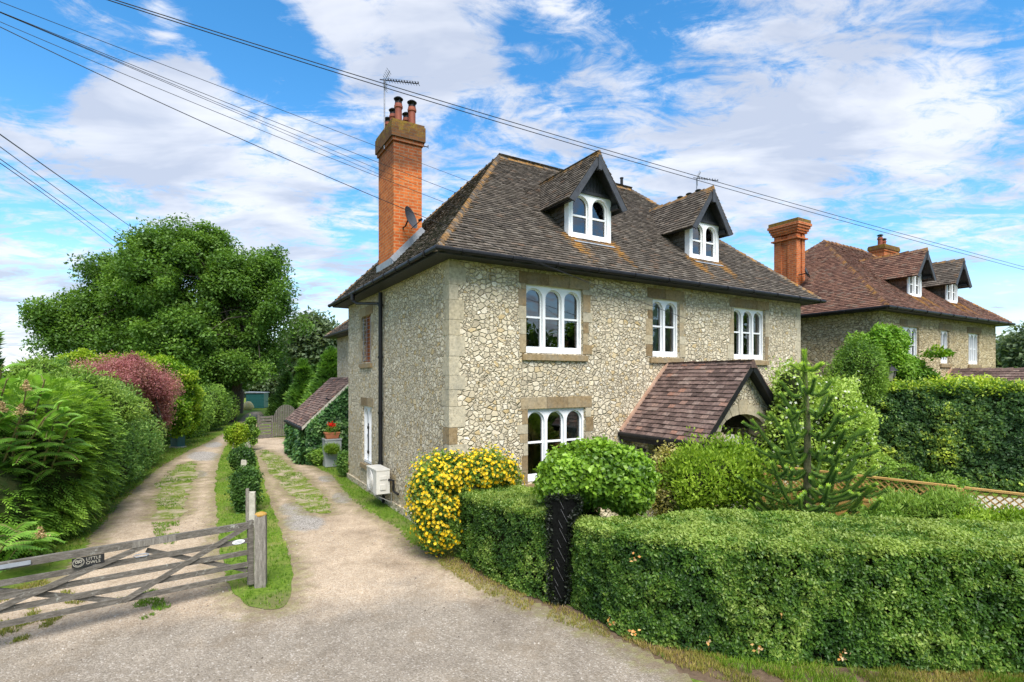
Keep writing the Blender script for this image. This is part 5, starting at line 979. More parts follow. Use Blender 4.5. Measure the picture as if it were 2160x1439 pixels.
bush('dark_shrub', 'dark shrub filling the shade at the right foot of the porch', 'shrub', [plobe(1625, 960, 36, 52, 11.4), plobe(1650, 900, 26, 36, 11.6)], 6000, .07, .04, M['privet'], lump=.3, ls=3, seed=137)
bush('feathery_mound', 'feathery green mound behind the hedge before the lattice fence', 'shrub', [plobe(1930, 1078, 78, 32, 7.5, 50), plobe(1865, 1092, 45, 18, 7.4, 40), plobe(1990, 1072, 48, 26, 7.4, 50)], 17000, .075, .018, M['fennel'], lump=.25, ls=4, seed=138, core=True, up=.7)
bush('light_green_mound', 'pale fresh shrub mound at the edge behind the road hedge', 'shrub', [plobe(2130, 1118, 100, 40, 6.9, 60), plobe(2040, 1122, 55, 26, 6.8, 40)], 15000, .05, .022, M['lime'], lump=.2, ls=4, seed=139, up=.6)
bush('rose_shoots', 'sparse thin garden shoots in front of the honey fence', 'plant', [plobe(1650, 1055, 30, 32, 8.4)], 380, .06, .03, M['fennel'], lump=.2, ls=4, seed=140, core=False)
bush('low_border', 'low green border plants at the foot of the beech hedge', 'plant', [plobe(1900, 1005, 50, 22, 14.2), plobe(1830, 985, 40, 24, 14.4), plobe(1990, 1020, 50, 14, 13.6)], 6000, .09, .045, M['privet'], lump=.3, ls=3, seed=141)
dl = bpy.data.objects['foliage'] if False else None
hs_ = [o for o in col.objects if o.get('label', '').startswith('long clipped hedge')][0]; P = []
for (px, py) in ((1335, 1175), (1290, 1310), (1335, 1330), (1640, 1288), (1690, 1290), (1595, 1360), (1768, 1378), (1775, 1372), (2022, 1384), (1490, 1350), (1812, 1348), (2080, 1300)): c = gp(px, py, max(.05, (1405 - py) / 235 * 1.1)); P.append(np.array([*c, max(.05, (1405 - py) / 235 * 1.1)]) + np.array([0, -.06, 0]))
P = np.repeat(np.array(P), 7, 0) + rng.normal(size=(84, 3)) * .022; leaves('faded_leaves', P, rdir(84), rdir(84) + (0, -.8, .2), .045, .028, rng.random(84), M['fadedleaf'], hs_, tuple(hs_.location))['kind'] = 'stuff'
# monkey puzzle
def monkey():
    b = np.array([*wp(1703, 1000, 8.5)[:2], 0.0]); t = thing('monkey_puzzle_tree', tuple(b), 'spiky monkey puzzle tree rising behind the road hedge', 'tree'); r = np.random.default_rng(150); top = 3.55
    mb = MB(); mb.tube([b, b + (0, 0, 1.2), b + (0, .0, 2.4), b + (-.04, 0, top - .3)], [.08, .062, .045, .028], 10); mb.build('trunk', M['barkgrey'], t, off=b)
    Q, DD, NN, RR, LL = [], [], [], [], []; br = MB()
    def spiky(path, rad, tone=.3):
        path = np.array(path); seg = np.linalg.norm(np.diff(path, axis=0), axis=1); L = seg.sum(); cum = np.r_[0, np.cumsum(seg)]; m = max(3, int(L / .018))
        for i in range(m):
            s = L * i / (m - 1); p = np.array([np.interp(s, cum, path[:, k]) for k in range(3)]); q = np.array([np.interp(min(s + .03, L), cum, path[:, k]) for k in range(3)]); q0 = np.array([np.interp(max(s - .03, 0), cum, path[:, k]) for k in range(3)]); d = unit(q - q0); a = unit(np.cross(d, (.3, .2, .9))); c = np.cross(d, a)
            for j in range(7):
                an = 2 * math.pi * (j / 7) + i * .7; o = a * math.cos(an) + c * math.sin(an); Q.append(p + o * rad * .35); DD.append(o * .75 + d * .85 + np.array([0, 0, .15])); NN.append(o - d * .6); LL.append(rad * 1.3); f = s / L; RR.append(min(1, max(0, tone + .30 * o[2] + r.normal() * .09 + (.55 * (f - .86) / .14 if f > .86 else 0))))  # up-facing needles lighter, undersides darker: shade put into the leaf tone
        br.tube([b + (p - b) for p in path], rad * .4, 6, rnd=.3)
    def branch(z, az, L, rad, sub, dip=.15, lift=.62):
        d = np.array([math.cos(az), math.sin(az), 0]); P = []
        for f in np.linspace(0, 1, 9): P.append(b + np.array([0, 0, z]) + d * L * f + np.array([0, 0, L * (-dip * math.sin(math.pi * min(f * 1.15, 1)) + lift * max(0, f - .45) ** 1.6 * 2.0)]))
        spiky(P, rad, .18 + .1 * r.random())
        for k in range(sub):
            f = .38 + .5 * k / max(sub - 1, 1); i = f * 8; i0 = int(i); p = P[i0] + (P[min(i0 + 1, 8)] - P[i0]) * (i - i0); s = 1 if k % 2 else -1; sd = np.array([-d[1], d[0], 0]) * s; l = L * (.26 + .16 * r.random()) * (1.15 - f * .5)
            spiky([p, p + (d * .45 + sd * .6) * l * .5 + np.array([0, 0, -.02]), p + (d * .8 + sd * .85) * l + np.array([0, 0, .28 * l]), p + (d * 1.0 + sd * .9) * l * 1.15 + np.array([0, 0, .55 * l])], rad * .92, .2)
    whorls = [(.60, .98, 6, 4), (.82, 1.10, 6, 4), (1.06, 1.06, 6, 4), (1.32, 1.0, 6, 4), (1.60, .90, 6, 3), (1.92, .76, 5, 2), (2.24, .62, 5, 2), (2.58, .50, 4, 1), (2.90, .38, 4, 1)]
    for w_, (z, L, n, sub) in enumerate(whorls):
        a0 = r.random() * 6.28
        for k in range(n): branch(z + r.normal() * .03, a0 + 2 * math.pi * k / n + r.normal() * .12, L * (.86 + .26 * r.random()), .033, sub)
    for k in range(5): a = k * 1.257 + .2; p = b + np.array([0, 0, 3.24]); d = np.array([math.cos(a), math.sin(a), 0]); spiky([p, p + d * .12 + (0, 0, -.005), p + d * .24 + (0, 0, .09)], .036, .75)
    spiky([b + (-.02, 0, 2.3), b + (-.04, 0, 3.0), b + (-.05, 0, top)], .045, .6)
    leaves('needles', np.array(Q), np.array(DD), np.array(NN), np.array(LL), .019, np.array(RR), M['araucaria'], t, tuple(b)); br.build('branches', M['araucaria'], t, off=b)
monkey()
# beech hedge and what stands behind it
bl = np.array([8.9, 16.9]); bd = unit(np.array([2.86, -2.0])); pb = [bl + bd * k for k in (0, 3, 6, 10.5)]
hedge_run('beech_hedge', 'tall dark beech hedge with yellow green fresh top', 'hedge', pb, 1.2, 2.84, 120000, .085, .055, M['beech'], lump=.28, ls=1.6, seed=160, top_pale=.42, topjit=.10)
bush('beech_shoots', 'yellow fresh shoots standing along the beech hedge top', 'hedge shoots', [(*(bl + bd * k + np.array([.35, .5])), 2.82, .75, .7, .20) for k in (1, 2, 3, 4, 5, 6, 7, 8, 9)], 9000, .09, .05, M['golden'], lump=.2, ls=3, seed=161, core=False)
bush('round_tree', 'light green climbing wisteria before the neighbouring house', 'climber', [plobe(1866, 732, 42, 36, 16.8, 28), plobe(1895, 782, 46, 36, 16.8, 28), plobe(1838, 760, 42, 46, 16.8, 28), plobe(1945, 808, 36, 20, 16.6, 28)], 34000, .11, .055, M['wisteria'], lump=.7, ls=1.7, seed=162, droop=.6)
bush('conical_shrub', 'dull green rounded shrub left of the light green wisteria', 'shrub', [plobe(1812, 775, 50, 62, 15.2), plobe(1790, 800, 40, 45, 15.2), plobe(1822, 812, 34, 40, 15.2)], 14000, .075, .035, M['privet'], lump=.35, ls=2.2, seed=163)
for i, (px, py, sx) in enumerate(((1980, 745, 26),)):
    bush('climber_shoots', 'thin pale shoots straying along the neighbouring wall', 'climber', [plobe(px, py, sx, 14, 16.2)], 350, .13, .06, M['golden'], lump=.2, ls=3, seed=164, core=False)

# ------------------------------------------------------------------ fence, gates, posts
FA, FB = np.array([4.97, 10.3]), np.array([8.3, 6.85]); fd = unit(FB - FA); fL = np.linalg.norm(FB - FA); fn = np.array([-fd[1], fd[0]])
fence = thing('garden_fence', (*FA, 0), 'honey brown timber fence with diagonal lattice top in the front garden', 'fence', rz=math.atan2(fd[1], fd[0]))
xs = [0, 1.19, 2.95, 4.80]
for i, x in enumerate(xs):
    mb = MB(); mb.box((x - .045, -.045, 0), (x + .045, .045, 1.46 if i == 0 else 1.377)); mb.build('post', M['newwood'], fence)
for a, b in zip(xs, xs[1:]):
    p = MB(); a += .05; b -= .05
    for k in range(7): p.box((a, -.012 + .006 * (k % 2), .08 + k * .125), (b, .008 + .006 * (k % 2), .08 + k * .125 + .132))
    p.box((a, -.022, .96), (b, .022, 1.0)); p.box((a, -.022, .04), (b, .022, .08)); p.box((a, -.035, 1.38), (b, .035, 1.41)); p.build('panel', M['newwood'], fence)
    l = MB(); h = .36; zb = 1.003; w_ = b - a
    for s in (-1, 1):
        x = a - h
        while x < b:
            p0, p1 = [x, zb], [x + h, zb + h]
            if p0[0] < a: p0 = [a, zb + (a - x)]
            if p1[0] > b: p1 = [b, zb + (b - x)]
            if p1[0] - p0[0] > .02:
                q = [(p[0], .006 * s, p[1]) if s > 0 else (a + b - p[0], .006 * s, p[1]) for p in (p0, p1)]; l.bar(q[0], q[1], .020, .008, (0, 1, 0) if False else (0, 0, 1))
            x += .105
    l.build('lattice', M['newwood'], fence)
# five-bar gate
GP = np.array([-3.84, 7.74]); gd = unit(np.array([-5.80, 5.90]) - GP); gate = thing('field_gate', (*GP, 0), 'weathered five-bar timber gate with LITTLE OWLS plate across the left drive', 'gate', rz=math.atan2(gd[1], gd[0]))
GL = 3.55
def rail(name, z0, z1, za, th=.035, x0=.0, x1=GL, y=0): mb = MB(); mb.prism([(x0, y - th / 2, z0), (x1, y - th / 2, z0), (x1, y - th / 2, z1), (x0, y - th / 2, za)], (0, th, 0)); return mb.build(name, M['oldwood'], gate)
def brd(name, a, b, wd, th=.03, y=0.0, m='oldwood'): mb = MB(); mb.bar((a[0], y, a[1]), (b[0], y, b[1]), wd, th, (0, 0, 1)); return mb.build(name, M[m], gate)
brd('top_rail', (0, .935), (GL, .985), .085, .06)
for z, e in ((.71, .09), (.535, .12), (.36, .15), (.21, .13)): brd('rail', (.0, z), (GL, z + e), .068, .024)
brd('hanging_stile', (.03, .06), (.03, .99), .075, .06) if False else None
mb = MB(); mb.box((-.005, -.035, .06), (.07, .035, 1.0)); mb.build('hanging_stile', M['oldwood'], gate)
mb = MB(); mb.box((GL - .08, -.035, .06), (GL, .035, 1.3)); mb.build('heel_stile', M['oldwood'], gate)
brd('brace', (.10, .92), (1.55, .26), .065, .024, .026); brd('brace', (1.42, .20), (.72, .98), .07, .024, -.026) if False else None
brd('brace', (.08, .27), (1.30, .84), .06, .022, -.027); brd('brace', (1.28, .93), (3.2, .36), .065, .024, .027); brd('brace', (1.60, .26), (3.1, .86), .06, .022, -.027)
brd('plank_repair', (.98, .955), (1.42, .972), .10, .012, .04, 'palestone') if False else None
mb = MB(); mb.bar((.98, .04, .949), (1.46, .04, .956), .080, .014); mb.build('repair_board', M['oldpost'], gate)
mb = MB(); mb.bar((2.42, .045, .97), (3.0, .045, .978), .045, .012); mb.build('strap_hinge', M['lead'], gate)
def text_mesh(s, size, mat, parent, name='lettering', ext=.0015, M4=None, align='LEFT'):
    c = bpy.data.curves.new(name, 'FONT'); c.body = s; c.size = size; c.extrude = ext; c.align_x = align; c.space_line = .95; tmp = bpy.data.objects.new(name, c); col.objects.link(tmp)
    me = bpy.data.meshes.new_from_object(tmp.evaluated_get(bpy.context.evaluated_depsgraph_get())); bpy.data.objects.remove(tmp); me.materials.clear(); me.materials.append(mat); me.transform(M4); o = bpy.data.objects.new(name, me); col.objects.link(o); o.parent = parent; return o
# gate-local +x runs away from the post; the road side is +y there
ff = Matrix.Rotation(R(-4), 4, 'Y')
mb = MB(); SX, SZ = 1.90, .862; mb.box((SX - .155, .036, SZ - .055), (SX + .155, .046, SZ + .055)); sign = mb.build('name_plate', M['signblack'], gate)
def place_sign(x, z): return Matrix.Translation((x, .0475, z)) @ Matrix(((-1, 0, 0, 0), (0, 0, 1, 0), (0, 1, 0, 0), (0, 0, 0, 1)))
text_mesh('LITTLE\nOWLS', .050, M['signtext'], sign, M4=place_sign(SX + .024, SZ + .008))
em = MB(); cx = SX + .094                                # owl roundel: ring, two eyes, beak, brow
def ringm(cx, cz, r0, r1, k=24, a0=0, a1=2 * math.pi):
    A = [(cx - r * math.cos(a0 + (a1 - a0) * i / k), .0475, cz + r * math.sin(a0 + (a1 - a0) * i / k)) for r in (r0, r1) for i in range(k + 1)]; em.add(A, [(i, i + 1, k + 2 + i, k + 1 + i) for i in range(k)])
ringm(cx, SZ, .050, .056); ringm(cx - .018, SZ + .008, .009, .016, 14); ringm(cx + .018, SZ + .008, .009, .016, 14); ringm(cx, SZ - .004, .034, .039, 16, R(200), R(340)); ringm(cx - .02, SZ + .006, .022, .026, 10, R(30), R(160)); ringm(cx + .02, SZ + .006, .022, .026, 10, R(20), R(150))
em.add([(cx - .006, .0475, SZ + .002), (cx + .006, .0475, SZ + .002), (cx, .0475, SZ - .014)], [(0, 1, 2)]); em.build('owl_emblem', M['signtext'], sign)
mb = MB(); k = 20; mb.prism([(.20 + .085 * math.cos(2 * math.pi * i / k), .016, .722 + .032 * math.sin(2 * math.pi * i / k)) for i in range(k)], (0, .008, 0)); ov = mb.build('oval_plate', M['white'], gate)
mb = MB(); [mb.box((.15, .0245, .722 + dz), (.25, .0262, .722 + dz + .006)) for dz in (-.014, .006)]; mb.build('oval_plate_print', M['acdark'], ov)
mb = MB(); mb.tube([(1.28, .018, .795), (1.31, .02, .81), (1.42, .02, .815), (1.45, .018, .80), (1.42, .02, .785), (1.31, .02, .78), (1.28, .018, .795)], .007, 6); mb.build('latch_handle', M['lead'], gate)
def post(px, py, top, w_, label, lich=False, name='gate_post', rz=.3, mat='oldpost', grp=None):
    g = gp(px, py); t = thing(name, (*g, 0), label, 'post', grp, rz=rz); mb = MB(); r = np.random.default_rng(int(px)); h = w_ / 2
    n = 6; V = []
    for i in range(n + 1): z = top * i / n - .02; s = h * (1 + r.normal() * .02); V += [(-s, -s, z), (s, -s, z), (s, s, z), (-s, s, z)]
    V[-4:] = [(v[0] * .92, v[1] * .92, v[2] + r.normal() * .01) for v in V[-4:]]
    mb.add(V, [(i * 4 + j, i * 4 + (j + 1) % 4, (i + 1) * 4 + (j + 1) % 4, (i + 1) * 4 + j) for i in range(n) for j in range(4)] + [(n * 4, n * 4 + 1, n * 4 + 2, n * 4 + 3)]); mb.build('shaft', M[mat], t)
    if lich:
        q = MB(); k = 12; q.lathe((0, 0, top - .035), [(h * 1.06, 0), (h * 1.08, .018), (h * .9, .034), (h * .3, .05)], k); q.build('lichen_cap', M['orangelichen'], t)
    return t
post(550, 1238, 1.10, .155, 'thick oak gate post topped with orange lichen', True)
post(531, 1112, .74, .14, 'pale cracked old post just behind the lichened gate post', name='old_post', mat='palestone'); post(522, 1114, .84, .06, 'thin upright stake beside the pale cracked post', name='stake')
post(515, 1012, .62, .16, 'weathered stump post between the two clipped clumps', name='old_post', mat='palestone'); post(523, 945, .95, .22, 'tall ivy topped stump near the yard gate', name='old_post', mat='palestone'); post(494, 950, .55, .14, 'short grey post at the foot of the mop shrub', name='old_post'); post(343, 946, .6, .1, 'short grey stake under the red smoke bush', name='stake')
# grey yard gates
yg = np.array(gp(543, 926)); yd = np.array(gp(608, 921)); yv = unit(yd - yg); yl = np.linalg.norm(yd - yg); yard = thing('yard_gate', (*yg, 0), 'silver grey plank gates with an arched leaf at the end of the drive', 'gate', rz=math.atan2(yv[1], yv[0]))
for i, (x0, x1) in enumerate(((.0, yl * .5), (yl * .52, yl * 1.0 + .5))):
    mb = MB()
    if i == 0:
        for k in range(6): mb.box((x0 + .06, -.02, .10 + k * .155), (x1 - .06, .02, .10 + k * .155 + .115))
        mb.box((x0, -.05, 0), (x0 + .09, .05, 1.22)); mb.box((x1 - .09, -.05, 0), (x1, .05, 1.15)); mb.box((x0 + .09, -.03, 1.03), (x1 - .09, .03, 1.14)); mb.box((x0 + .09, -.03, .02), (x1 - .09, .03, .11)); mb.build('gate_leaf', M['oldwood'], yard)
    else:
        xm, rr = (x0 + x1) / 2, (x1 - x0) / 2; n = 14
        for k in range(n):
            xa, xb = x0 + (x1 - x0) * k / n + .014, x0 + (x1 - x0) * (k + 1) / n - .014; za, zb = [.95 + .75 * math.sqrt(max(0, 1 - ((x - xm) / rr) ** 2)) for x in (xa, xb)]; mb.prism([(xa, -.02, .05), (xb, -.02, .05), (xb, -.02, zb), (xa, -.02, za)], (0, .04, 0))
        mb.build('arched_leaf', M['oldwood'], yard)
# slab for a plain black strip in the hedge gap; its gate is guessed
g0 = np.array([.50, 7.22]); 
bg_ = thing('black_panel', (.70, 7.16, 0), 'narrow black panel in the hedge gap with slanting white wires', 'gate'); mb = MB(); sc_ = 7.0 / FPX
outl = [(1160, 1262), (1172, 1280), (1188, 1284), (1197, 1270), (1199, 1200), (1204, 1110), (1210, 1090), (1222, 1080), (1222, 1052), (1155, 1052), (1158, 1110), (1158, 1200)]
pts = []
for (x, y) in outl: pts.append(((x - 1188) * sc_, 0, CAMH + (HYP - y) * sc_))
zmin = min(p[2] for p in pts); pts = [(p[0], 0, p[2] - zmin) for p in pts]; mb.prism(pts, (0, .07, 0)); pan = mb.build('black_slab', M['void'], bg_)
n = 2600; e_ = rng.integers(0, len(pts), n); f_ = rng.random(n)[:, None]; PA = np.array(pts); P = PA[e_] * (1 - f_) + PA[(e_ + 1) % len(pts)] * f_ + rng.normal(size=(n, 3)) * (.022, .03, .02); leaves('black_fuzz', P, rdir(n), rdir(n), .045, .024, rng.random(n), M['darkleaf'], bg_)
for k in range(10):
    x, y = (1181 - k // 2 * 3.1 + (2 if k % 2 else 0), 1061 + (k // 2) * 41.5 + (17 if k % 2 else 0)); L_ = 30 if k % 2 else 17; a = ((x - 1188) * sc_, -.012, CAMH + (HYP - y) * sc_ - zmin); b = ((x + L_ * .5 - 1188) * sc_, -.012, CAMH + (HYP - y - L_) * sc_ - zmin)
    mb = MB(); mb.tube([a, b], .0022, 5); mb.build('wire_strand', M['steel'], pan)
# ------------------------------------------------------------------ small things
ac = thing('air_conditioner', hw(-.02, 3.55), 'white outdoor air conditioner unit on the side wall beside the downpipe', 'air conditioner', rz=HA)
mb = MB(); mb.box((-.42, -.40, .38), (-.10, .40, .93)); c_ = mb.build('casing', M['ac'], ac); mb = MB(); mb.box((-.43, -.41, .925), (-.09, .41, .95)); mb.build('lid', M['ac'], c_)
mb = MB()
for rr_ in (.05, .10, .15, .20, .235): mb.tube([(-.427, .10 + rr_ * math.cos(a), .65 + rr_ * math.sin(a)) for a in np.linspace(0, 2 * math.pi, 25)], .008, 5)
for a in np.linspace(0, math.pi, 7)[:-1]: mb.tube([(-.425, .10 - .235 * math.cos(a), .65 - .235 * math.sin(a)), (-.425, .10 + .235 * math.cos(a), .65 + .235 * math.sin(a))], .006, 5)
mb.build('fan_grille', M['ac'], ac); mb = MB(); mb.box((-.423, -.13, .40), (-.421, .34, .90)); mb.build('grille_recess', M['acpale'], ac)
mb = MB(); mb.box((-.34, -.418, .72), (-.18, -.401, .80)); mb.box((-.33, -.425, .48), (-.20, -.401, .60)); mb.build('service_cover', M['ac'], ac)
for y in (-.3, .3):
    mb = MB(); mb.box((-.44, y - .02, .345), (-.02, y + .02, .378)); mb.box((-.035, y - .02, .10), (-.02, y + .02, .345)); mb.bar((-.40, y, .345), (-.03, y, .14), .03, .02, (0, 1, 0)); mb.build('bracket', M['acdark'], ac)
mb = MB(); mb.tube([(-.10, .2, .40), (-.07, .2, .25), (-.07, .2, .03)], .035, 8); mb.tube([(-.12, -.4, .70), (-.06, -.55, .70), (-.06, -.55, .45), (-.03, -.8, .42)], .03, 8); mb.build('pipe', M['black'], ac)
dish = thing('satellite_dish', hw(.20, 3.08, 6.72), 'dark grey satellite dish on the left brick chimney', 'satellite dish', rz=HA); mb = MB(); k = 20; dn = unit(np.array([.58, -.78, .30])); da = unit(np.cross(dn, (0, 0, 1))); db = np.cross(da, dn); V = []
for i in range(6):
    rr_ = .25 * i / 5
    for j in range(k): a = 2 * math.pi * j / k; V.append(np.array([.02, -.26, .12]) + da * rr_ * math.cos(a) * .92 + db * rr_ * math.sin(a) * 1.12 + dn * (rr_ ** 2 * 1.3))
mb.add(V, [(i * k + j, i * k + (j + 1) % k, (i + 1) * k + (j + 1) % k, (i + 1) * k + j) for i in range(5) for j in range(k)]); mb.build('reflector', M['greywood'], dish, smooth=True)
mb = MB(); mb.tube([(0, .06, -.02), (0, -.12, -.02), (.02, -.24, .10)], .018, 8); mb.build('mount', M['black'], dish); mb = MB(); p0 = np.array([.02, -.26, .12]) - db * .26; p1 = p0 + dn * .34 + db * .1; mb.tube([p0, p1], .011, 6); mb.tube([p1, p1 - dn * .09], .03, 8); mb.build('feed_arm', M['black'], dish)
def aerial(name, base, h, boom, nel, el, label, refl=True, cat='tv aerial', pole=True):
    t = thing(name, base, label, cat); boom = np.array(boom, float); bl_ = np.linalg.norm(boom); bdir = boom / bl_; side = unit(np.cross(bdir, (0, 0, 1))); top = np.array([0, 0, h])
    if pole: mb = MB(); mb.tube([(0, 0, 0), top], .018, 8); mb.build('mast', M['steel'], t)
    mb = MB(); mb.tube([top + bdir * -.12, top + boom], .012, 6); mb.build('boom', M['black'], t)
    for i in range(nel): p = top + boom * (.12 + .88 * i / (nel - 1)); mb = MB(); mb.tube([p - side * el * .5, p + side * el * .5], .006, 5); mb.tube([p, p + (0, 0, .05)], .011, 5); mb.build('element', M['black'], t)
    if refl:
        mb = MB()
        for s in (-1, 1):
            for q in range(5): c0 = top - bdir * (-.02) + np.array([0, 0, s * (.03 + q * .05)]) + bdir * (.12 if s > 0 else -.0) * q / 5; mb.tube([c0 - side * .14, c0 + side * .14], .006, 5)
            mb.tube([top + bdir * .02, top + np.array([0, 0, s * .24]) + bdir * (.14 if s > 0 else .02)], .008, 5)
        mb.build('reflector_grid', M['steel'], t)
    return t
b_ = hw(-.07, 3.72, 8.75); tt = wp(815, 180, 13.1); aerial('tv_aerial', tuple(b_), tt[2] - b_[2], (.86, -.12, -.16), 12, .2, 'tall TV aerial strapped to the left brick chimney')
b_ = hw(.60, 4.2, 8.95); aerial('tv_aerial', tuple(b_), .32, (.62, .05, -.12), 6, .16, 'short stub aerial poking out behind the left chimney cap', False)
b_ = hw(10.95, 3.4, 9.1); aerial('tv_aerial', tuple(b_), 1.0, (.62, -.3, -.2), 8, .26, 'TV aerial rising behind the second dormer')
d2 = thing('satellite_dish', wp(1699, 577, 20.2), 'small dark satellite dish on the neighbouring tall chimney', 'satellite dish'); mb = MB(); mb.lathe((0, 0, 0), [(.02, 0), (.12, .02), (.24, .08)], 16); o_ = mb.build('reflector', M['greywood'], d2, smooth=True); o_.rotation_euler = (R(70), 0, R(50)); mb = MB(); mb.tube([(0, 0, -.0), (-.25, .05, -.05)], .02, 6); mb.build('mount', M['black'], d2)
# teal cabinet, planter, pot, trough, shed, lamp
g = gp(375, 944); cab = thing('utility_cabinet', (*g, 0), 'teal metal utility box at the foot of the boundary shrubs', 'utility box', rz=R(-25)); mb = MB(); mb.box((-.24, -.17, .06), (.24, .17, .80)); c_ = mb.build('housing', M['greenbox'], cab); mb = MB(); mb.prism([(-.27, -.20, .802), (.27, -.20, .802), (.27, -.20, .83), (.0, -.20, .87), (-.27, -.20, .83)], (0, .40, 0)); mb.build('lid', M['greenbox'], c_); mb = MB(); mb.box((-.21, -.178, .1), (.21, -.171, .76)); d_ = mb.build('door', M['greenbox'], cab); mb = MB(); mb.box((.12, -.19, .42), (.15, -.178, .5)); mb.build('handle', M['black'], d_); mb = MB(); mb.box((-.28, -.21, -.02), (.28, .21, .059)); mb.build('plinth', M['palestone'], cab)
g = wp(700, 960, 18.4)[:2]; pla = thing('planter', (*g, 0), 'tall square pale grey planter against the ivy wall', 'planter', rz=HA); mb = MB(); mb.box((-.27, -.25, .02), (.27, .25, .94)); mb.box((-.29, -.27, .94), (.29, .27, .985)); mb.build('planter_box', M['zinc'], pla); mb = MB(); mb.box((-.25, -.23, .986), (.25, .23, .99)); mb.build('soil', M['soil'], pla)
tp = thing('flower_pot', (*g, .992), 'terracotta pot of red geranium on the tall grey planter', 'flower pot', rz=HA); mb = MB(); mb.add([(x * s, y * s * .6, z) for z, s in ((0, .19), (.17, .24), (.17, .255), (.21, .26), (.21, .22)) for x, y in ((-1, -1), (1, -1), (1, 1), (-1, 1))], [(i * 4 + j, i * 4 + (j + 1) % 4, (i + 1) * 4 + (j + 1) % 4, (i + 1) * 4 + j) for i in range(4) for j in range(4)] + [(0, 3, 2, 1), (16, 17, 18, 19)]); mb.build('pot', M['terracotta'], tp)
n = 260; P = rng.normal(size=(n, 3)) * (.10, .07, .07) + (0, 0, .30); leaves('foliage', P, rdir(n) + (0, 0, .4), rdir(n) + (0, 0, .7), .07, .06, rng.random(n), M['privet'], tp); n = 160; P = rng.normal(size=(n, 3)) * (.06, .05, .045) + (0, 0, .46); leaves('blossom', P, rdir(n), rdir(n), .045, .045, rng.random(n), M['redleaf'] if 'redleaf' in M else M.setdefault('redleaf', LM('red_geranium_petals', (.45, .008, .008), (.6, .02, .012), (.68, .04, .02), trans=.2)), tp)
g = gp(700, 966); tr_ = thing('trough', (*g, 0), 'low dark trough on the grass in front of the grey planter', 'trough', rz=HA); mb = MB(); mb.box((-.42, -.14, .0), (.42, .14, .22)); mb.box((-.44, -.16, .22), (.44, .16, .25)); mb.build('trough_box', M['blackwood'], tr_); mb = MB(); mb.box((-.41, -.13, .251), (.41, .13, .255)); mb.build('soil', M['soil'], tr_)
g = gp(538, 862); shed = thing('garden_shed', (*g, 0), 'teal green boarded shed at the far end of the lane', 'shed', rz=R(10)); mb = MB()
for k in range(9): mb.box((-.85, -.02 - .01 * (k % 2), .05 + k * .17), (.85, .0, .05 + k * .17 + .175))
mb.box((-.85, 0, .05), (.85, 1.6, 1.58)); mb.build('boarding', M['greenbox'], shed); mb = MB(); mb.prism([(-.95, -.12, 1.585), (.95, -.12, 1.585), (.95, -.12, 1.64), (-.95, -.12, 1.70)], (0, 1.9, 0)); mb.build('roof', M['lead'], shed)
g = gp(523, 865); sk = thing('sack', (*g, 0), 'pale yellow sack heap before the teal shed', 'sack'); mb = MB(); bm = bmesh.new(); gg = bmesh.ops.create_icosphere(bm, subdivisions=3, radius=1); V = np.array([v.co[:] for v in bm.verts]); V = V * (.55, .45, .42) * (1 + .35 * (vnoise(V, 1.8, 5) - .5))[:, None] + (0, 0, .38); bm.verts.index_update(); mb.add(V, [[v.index for v in f.verts] for f in bm.faces]); bm.free(); mb.build('sack_body', M['yellowbag'], sk, smooth=True)
lp = wp(1880, 798, 15.75); lamp = thing('lamp_post', (lp[0], lp[1], 0), 'black lantern lamp post between wisteria and beech hedge', 'lamp post'); mb = MB(); mb.tube([(0, 0, 0), (0, 0, 3.02)], [.05, .035], 10); mb.build('post', M['black'], lamp); mb = MB(); mb.lathe((0, 0, 3.0), [(.05, 0), (.09, .03), (.14, .30), (.145, .32)], 4); ln = mb.build('lantern_glass', M['curtain'], lamp)
for a in range(4): mb = MB(); an = a * math.pi / 2; mb.bar((.092 * math.cos(an), .092 * math.sin(an), 3.03), (.147 * math.cos(an), .147 * math.sin(an), 3.32), .02, .02, (math.sin(an), -math.cos(an), .1)); mb.build('lantern_bar', M['black'], lamp)
mb = MB(); mb.lathe((0, 0, 3.32), [(.18, 0), (.17, .02), (.07, .12), (.03, .14), (.02, .2)], 8); mb.build('lantern_roof', M['black'], lamp)
so = wp(1548, 935, 10.4); orn = thing('stone_ornament', (so[0], so[1], 0), 'pale round topped stone standing behind the lime shrub', 'garden ornament'); mb = MB(); mb.prism([(x, 0, z) for x, z in arch_poly(-.19, .19, 0, 1.78, 12)], (0, .12, 0)); mb.build('slab', M['palestone'], orn)
# ------------------------------------------------------------------ overhead wires
def cable(label, pts, d0, d1, rad=.008, group='overhead cables'):
    """pts: the cable's course as pixels; its distance runs from d0 to d1 along a straight span"""
    P = np.array(pts, float); s = np.r_[0, np.cumsum(np.linalg.norm(np.diff(P, axis=0), axis=1))]; s /= s[-1]; k = np.linspace(0, 1, 33); X = np.interp(k, s, P[:, 0]); Y = np.polyval(np.polyfit(P[:, 0], P[:, 1], min(2, len(P) - 1)), X)
    inv = 1 / d0 + (1 / d1 - 1 / d0) * k; W3 = np.array([wp(x, y, 1 / i) for x, y, i in zip(X, Y, inv)]); mb = MB(); mb.tube(W3, rad, 6); t = mb.build('overhead_cable', M['wire'], None, off=W3[0]); t.location = W3[0]; return tag(t, label, 'cable', group)
cable('upper one of the cable pair crossing above the dormers', [(120, -40), (240, -2), (815, 178), (1240, 314), (1715, 430), (2300, 604)], 5.4, 19.5, .0055)
cable('lower one of the cable pair crossing above the dormers', [(110, -40), (232, 2), (812, 184), (1236, 321), (1712, 438), (2300, 609)], 5.4, 19.5, .0055)
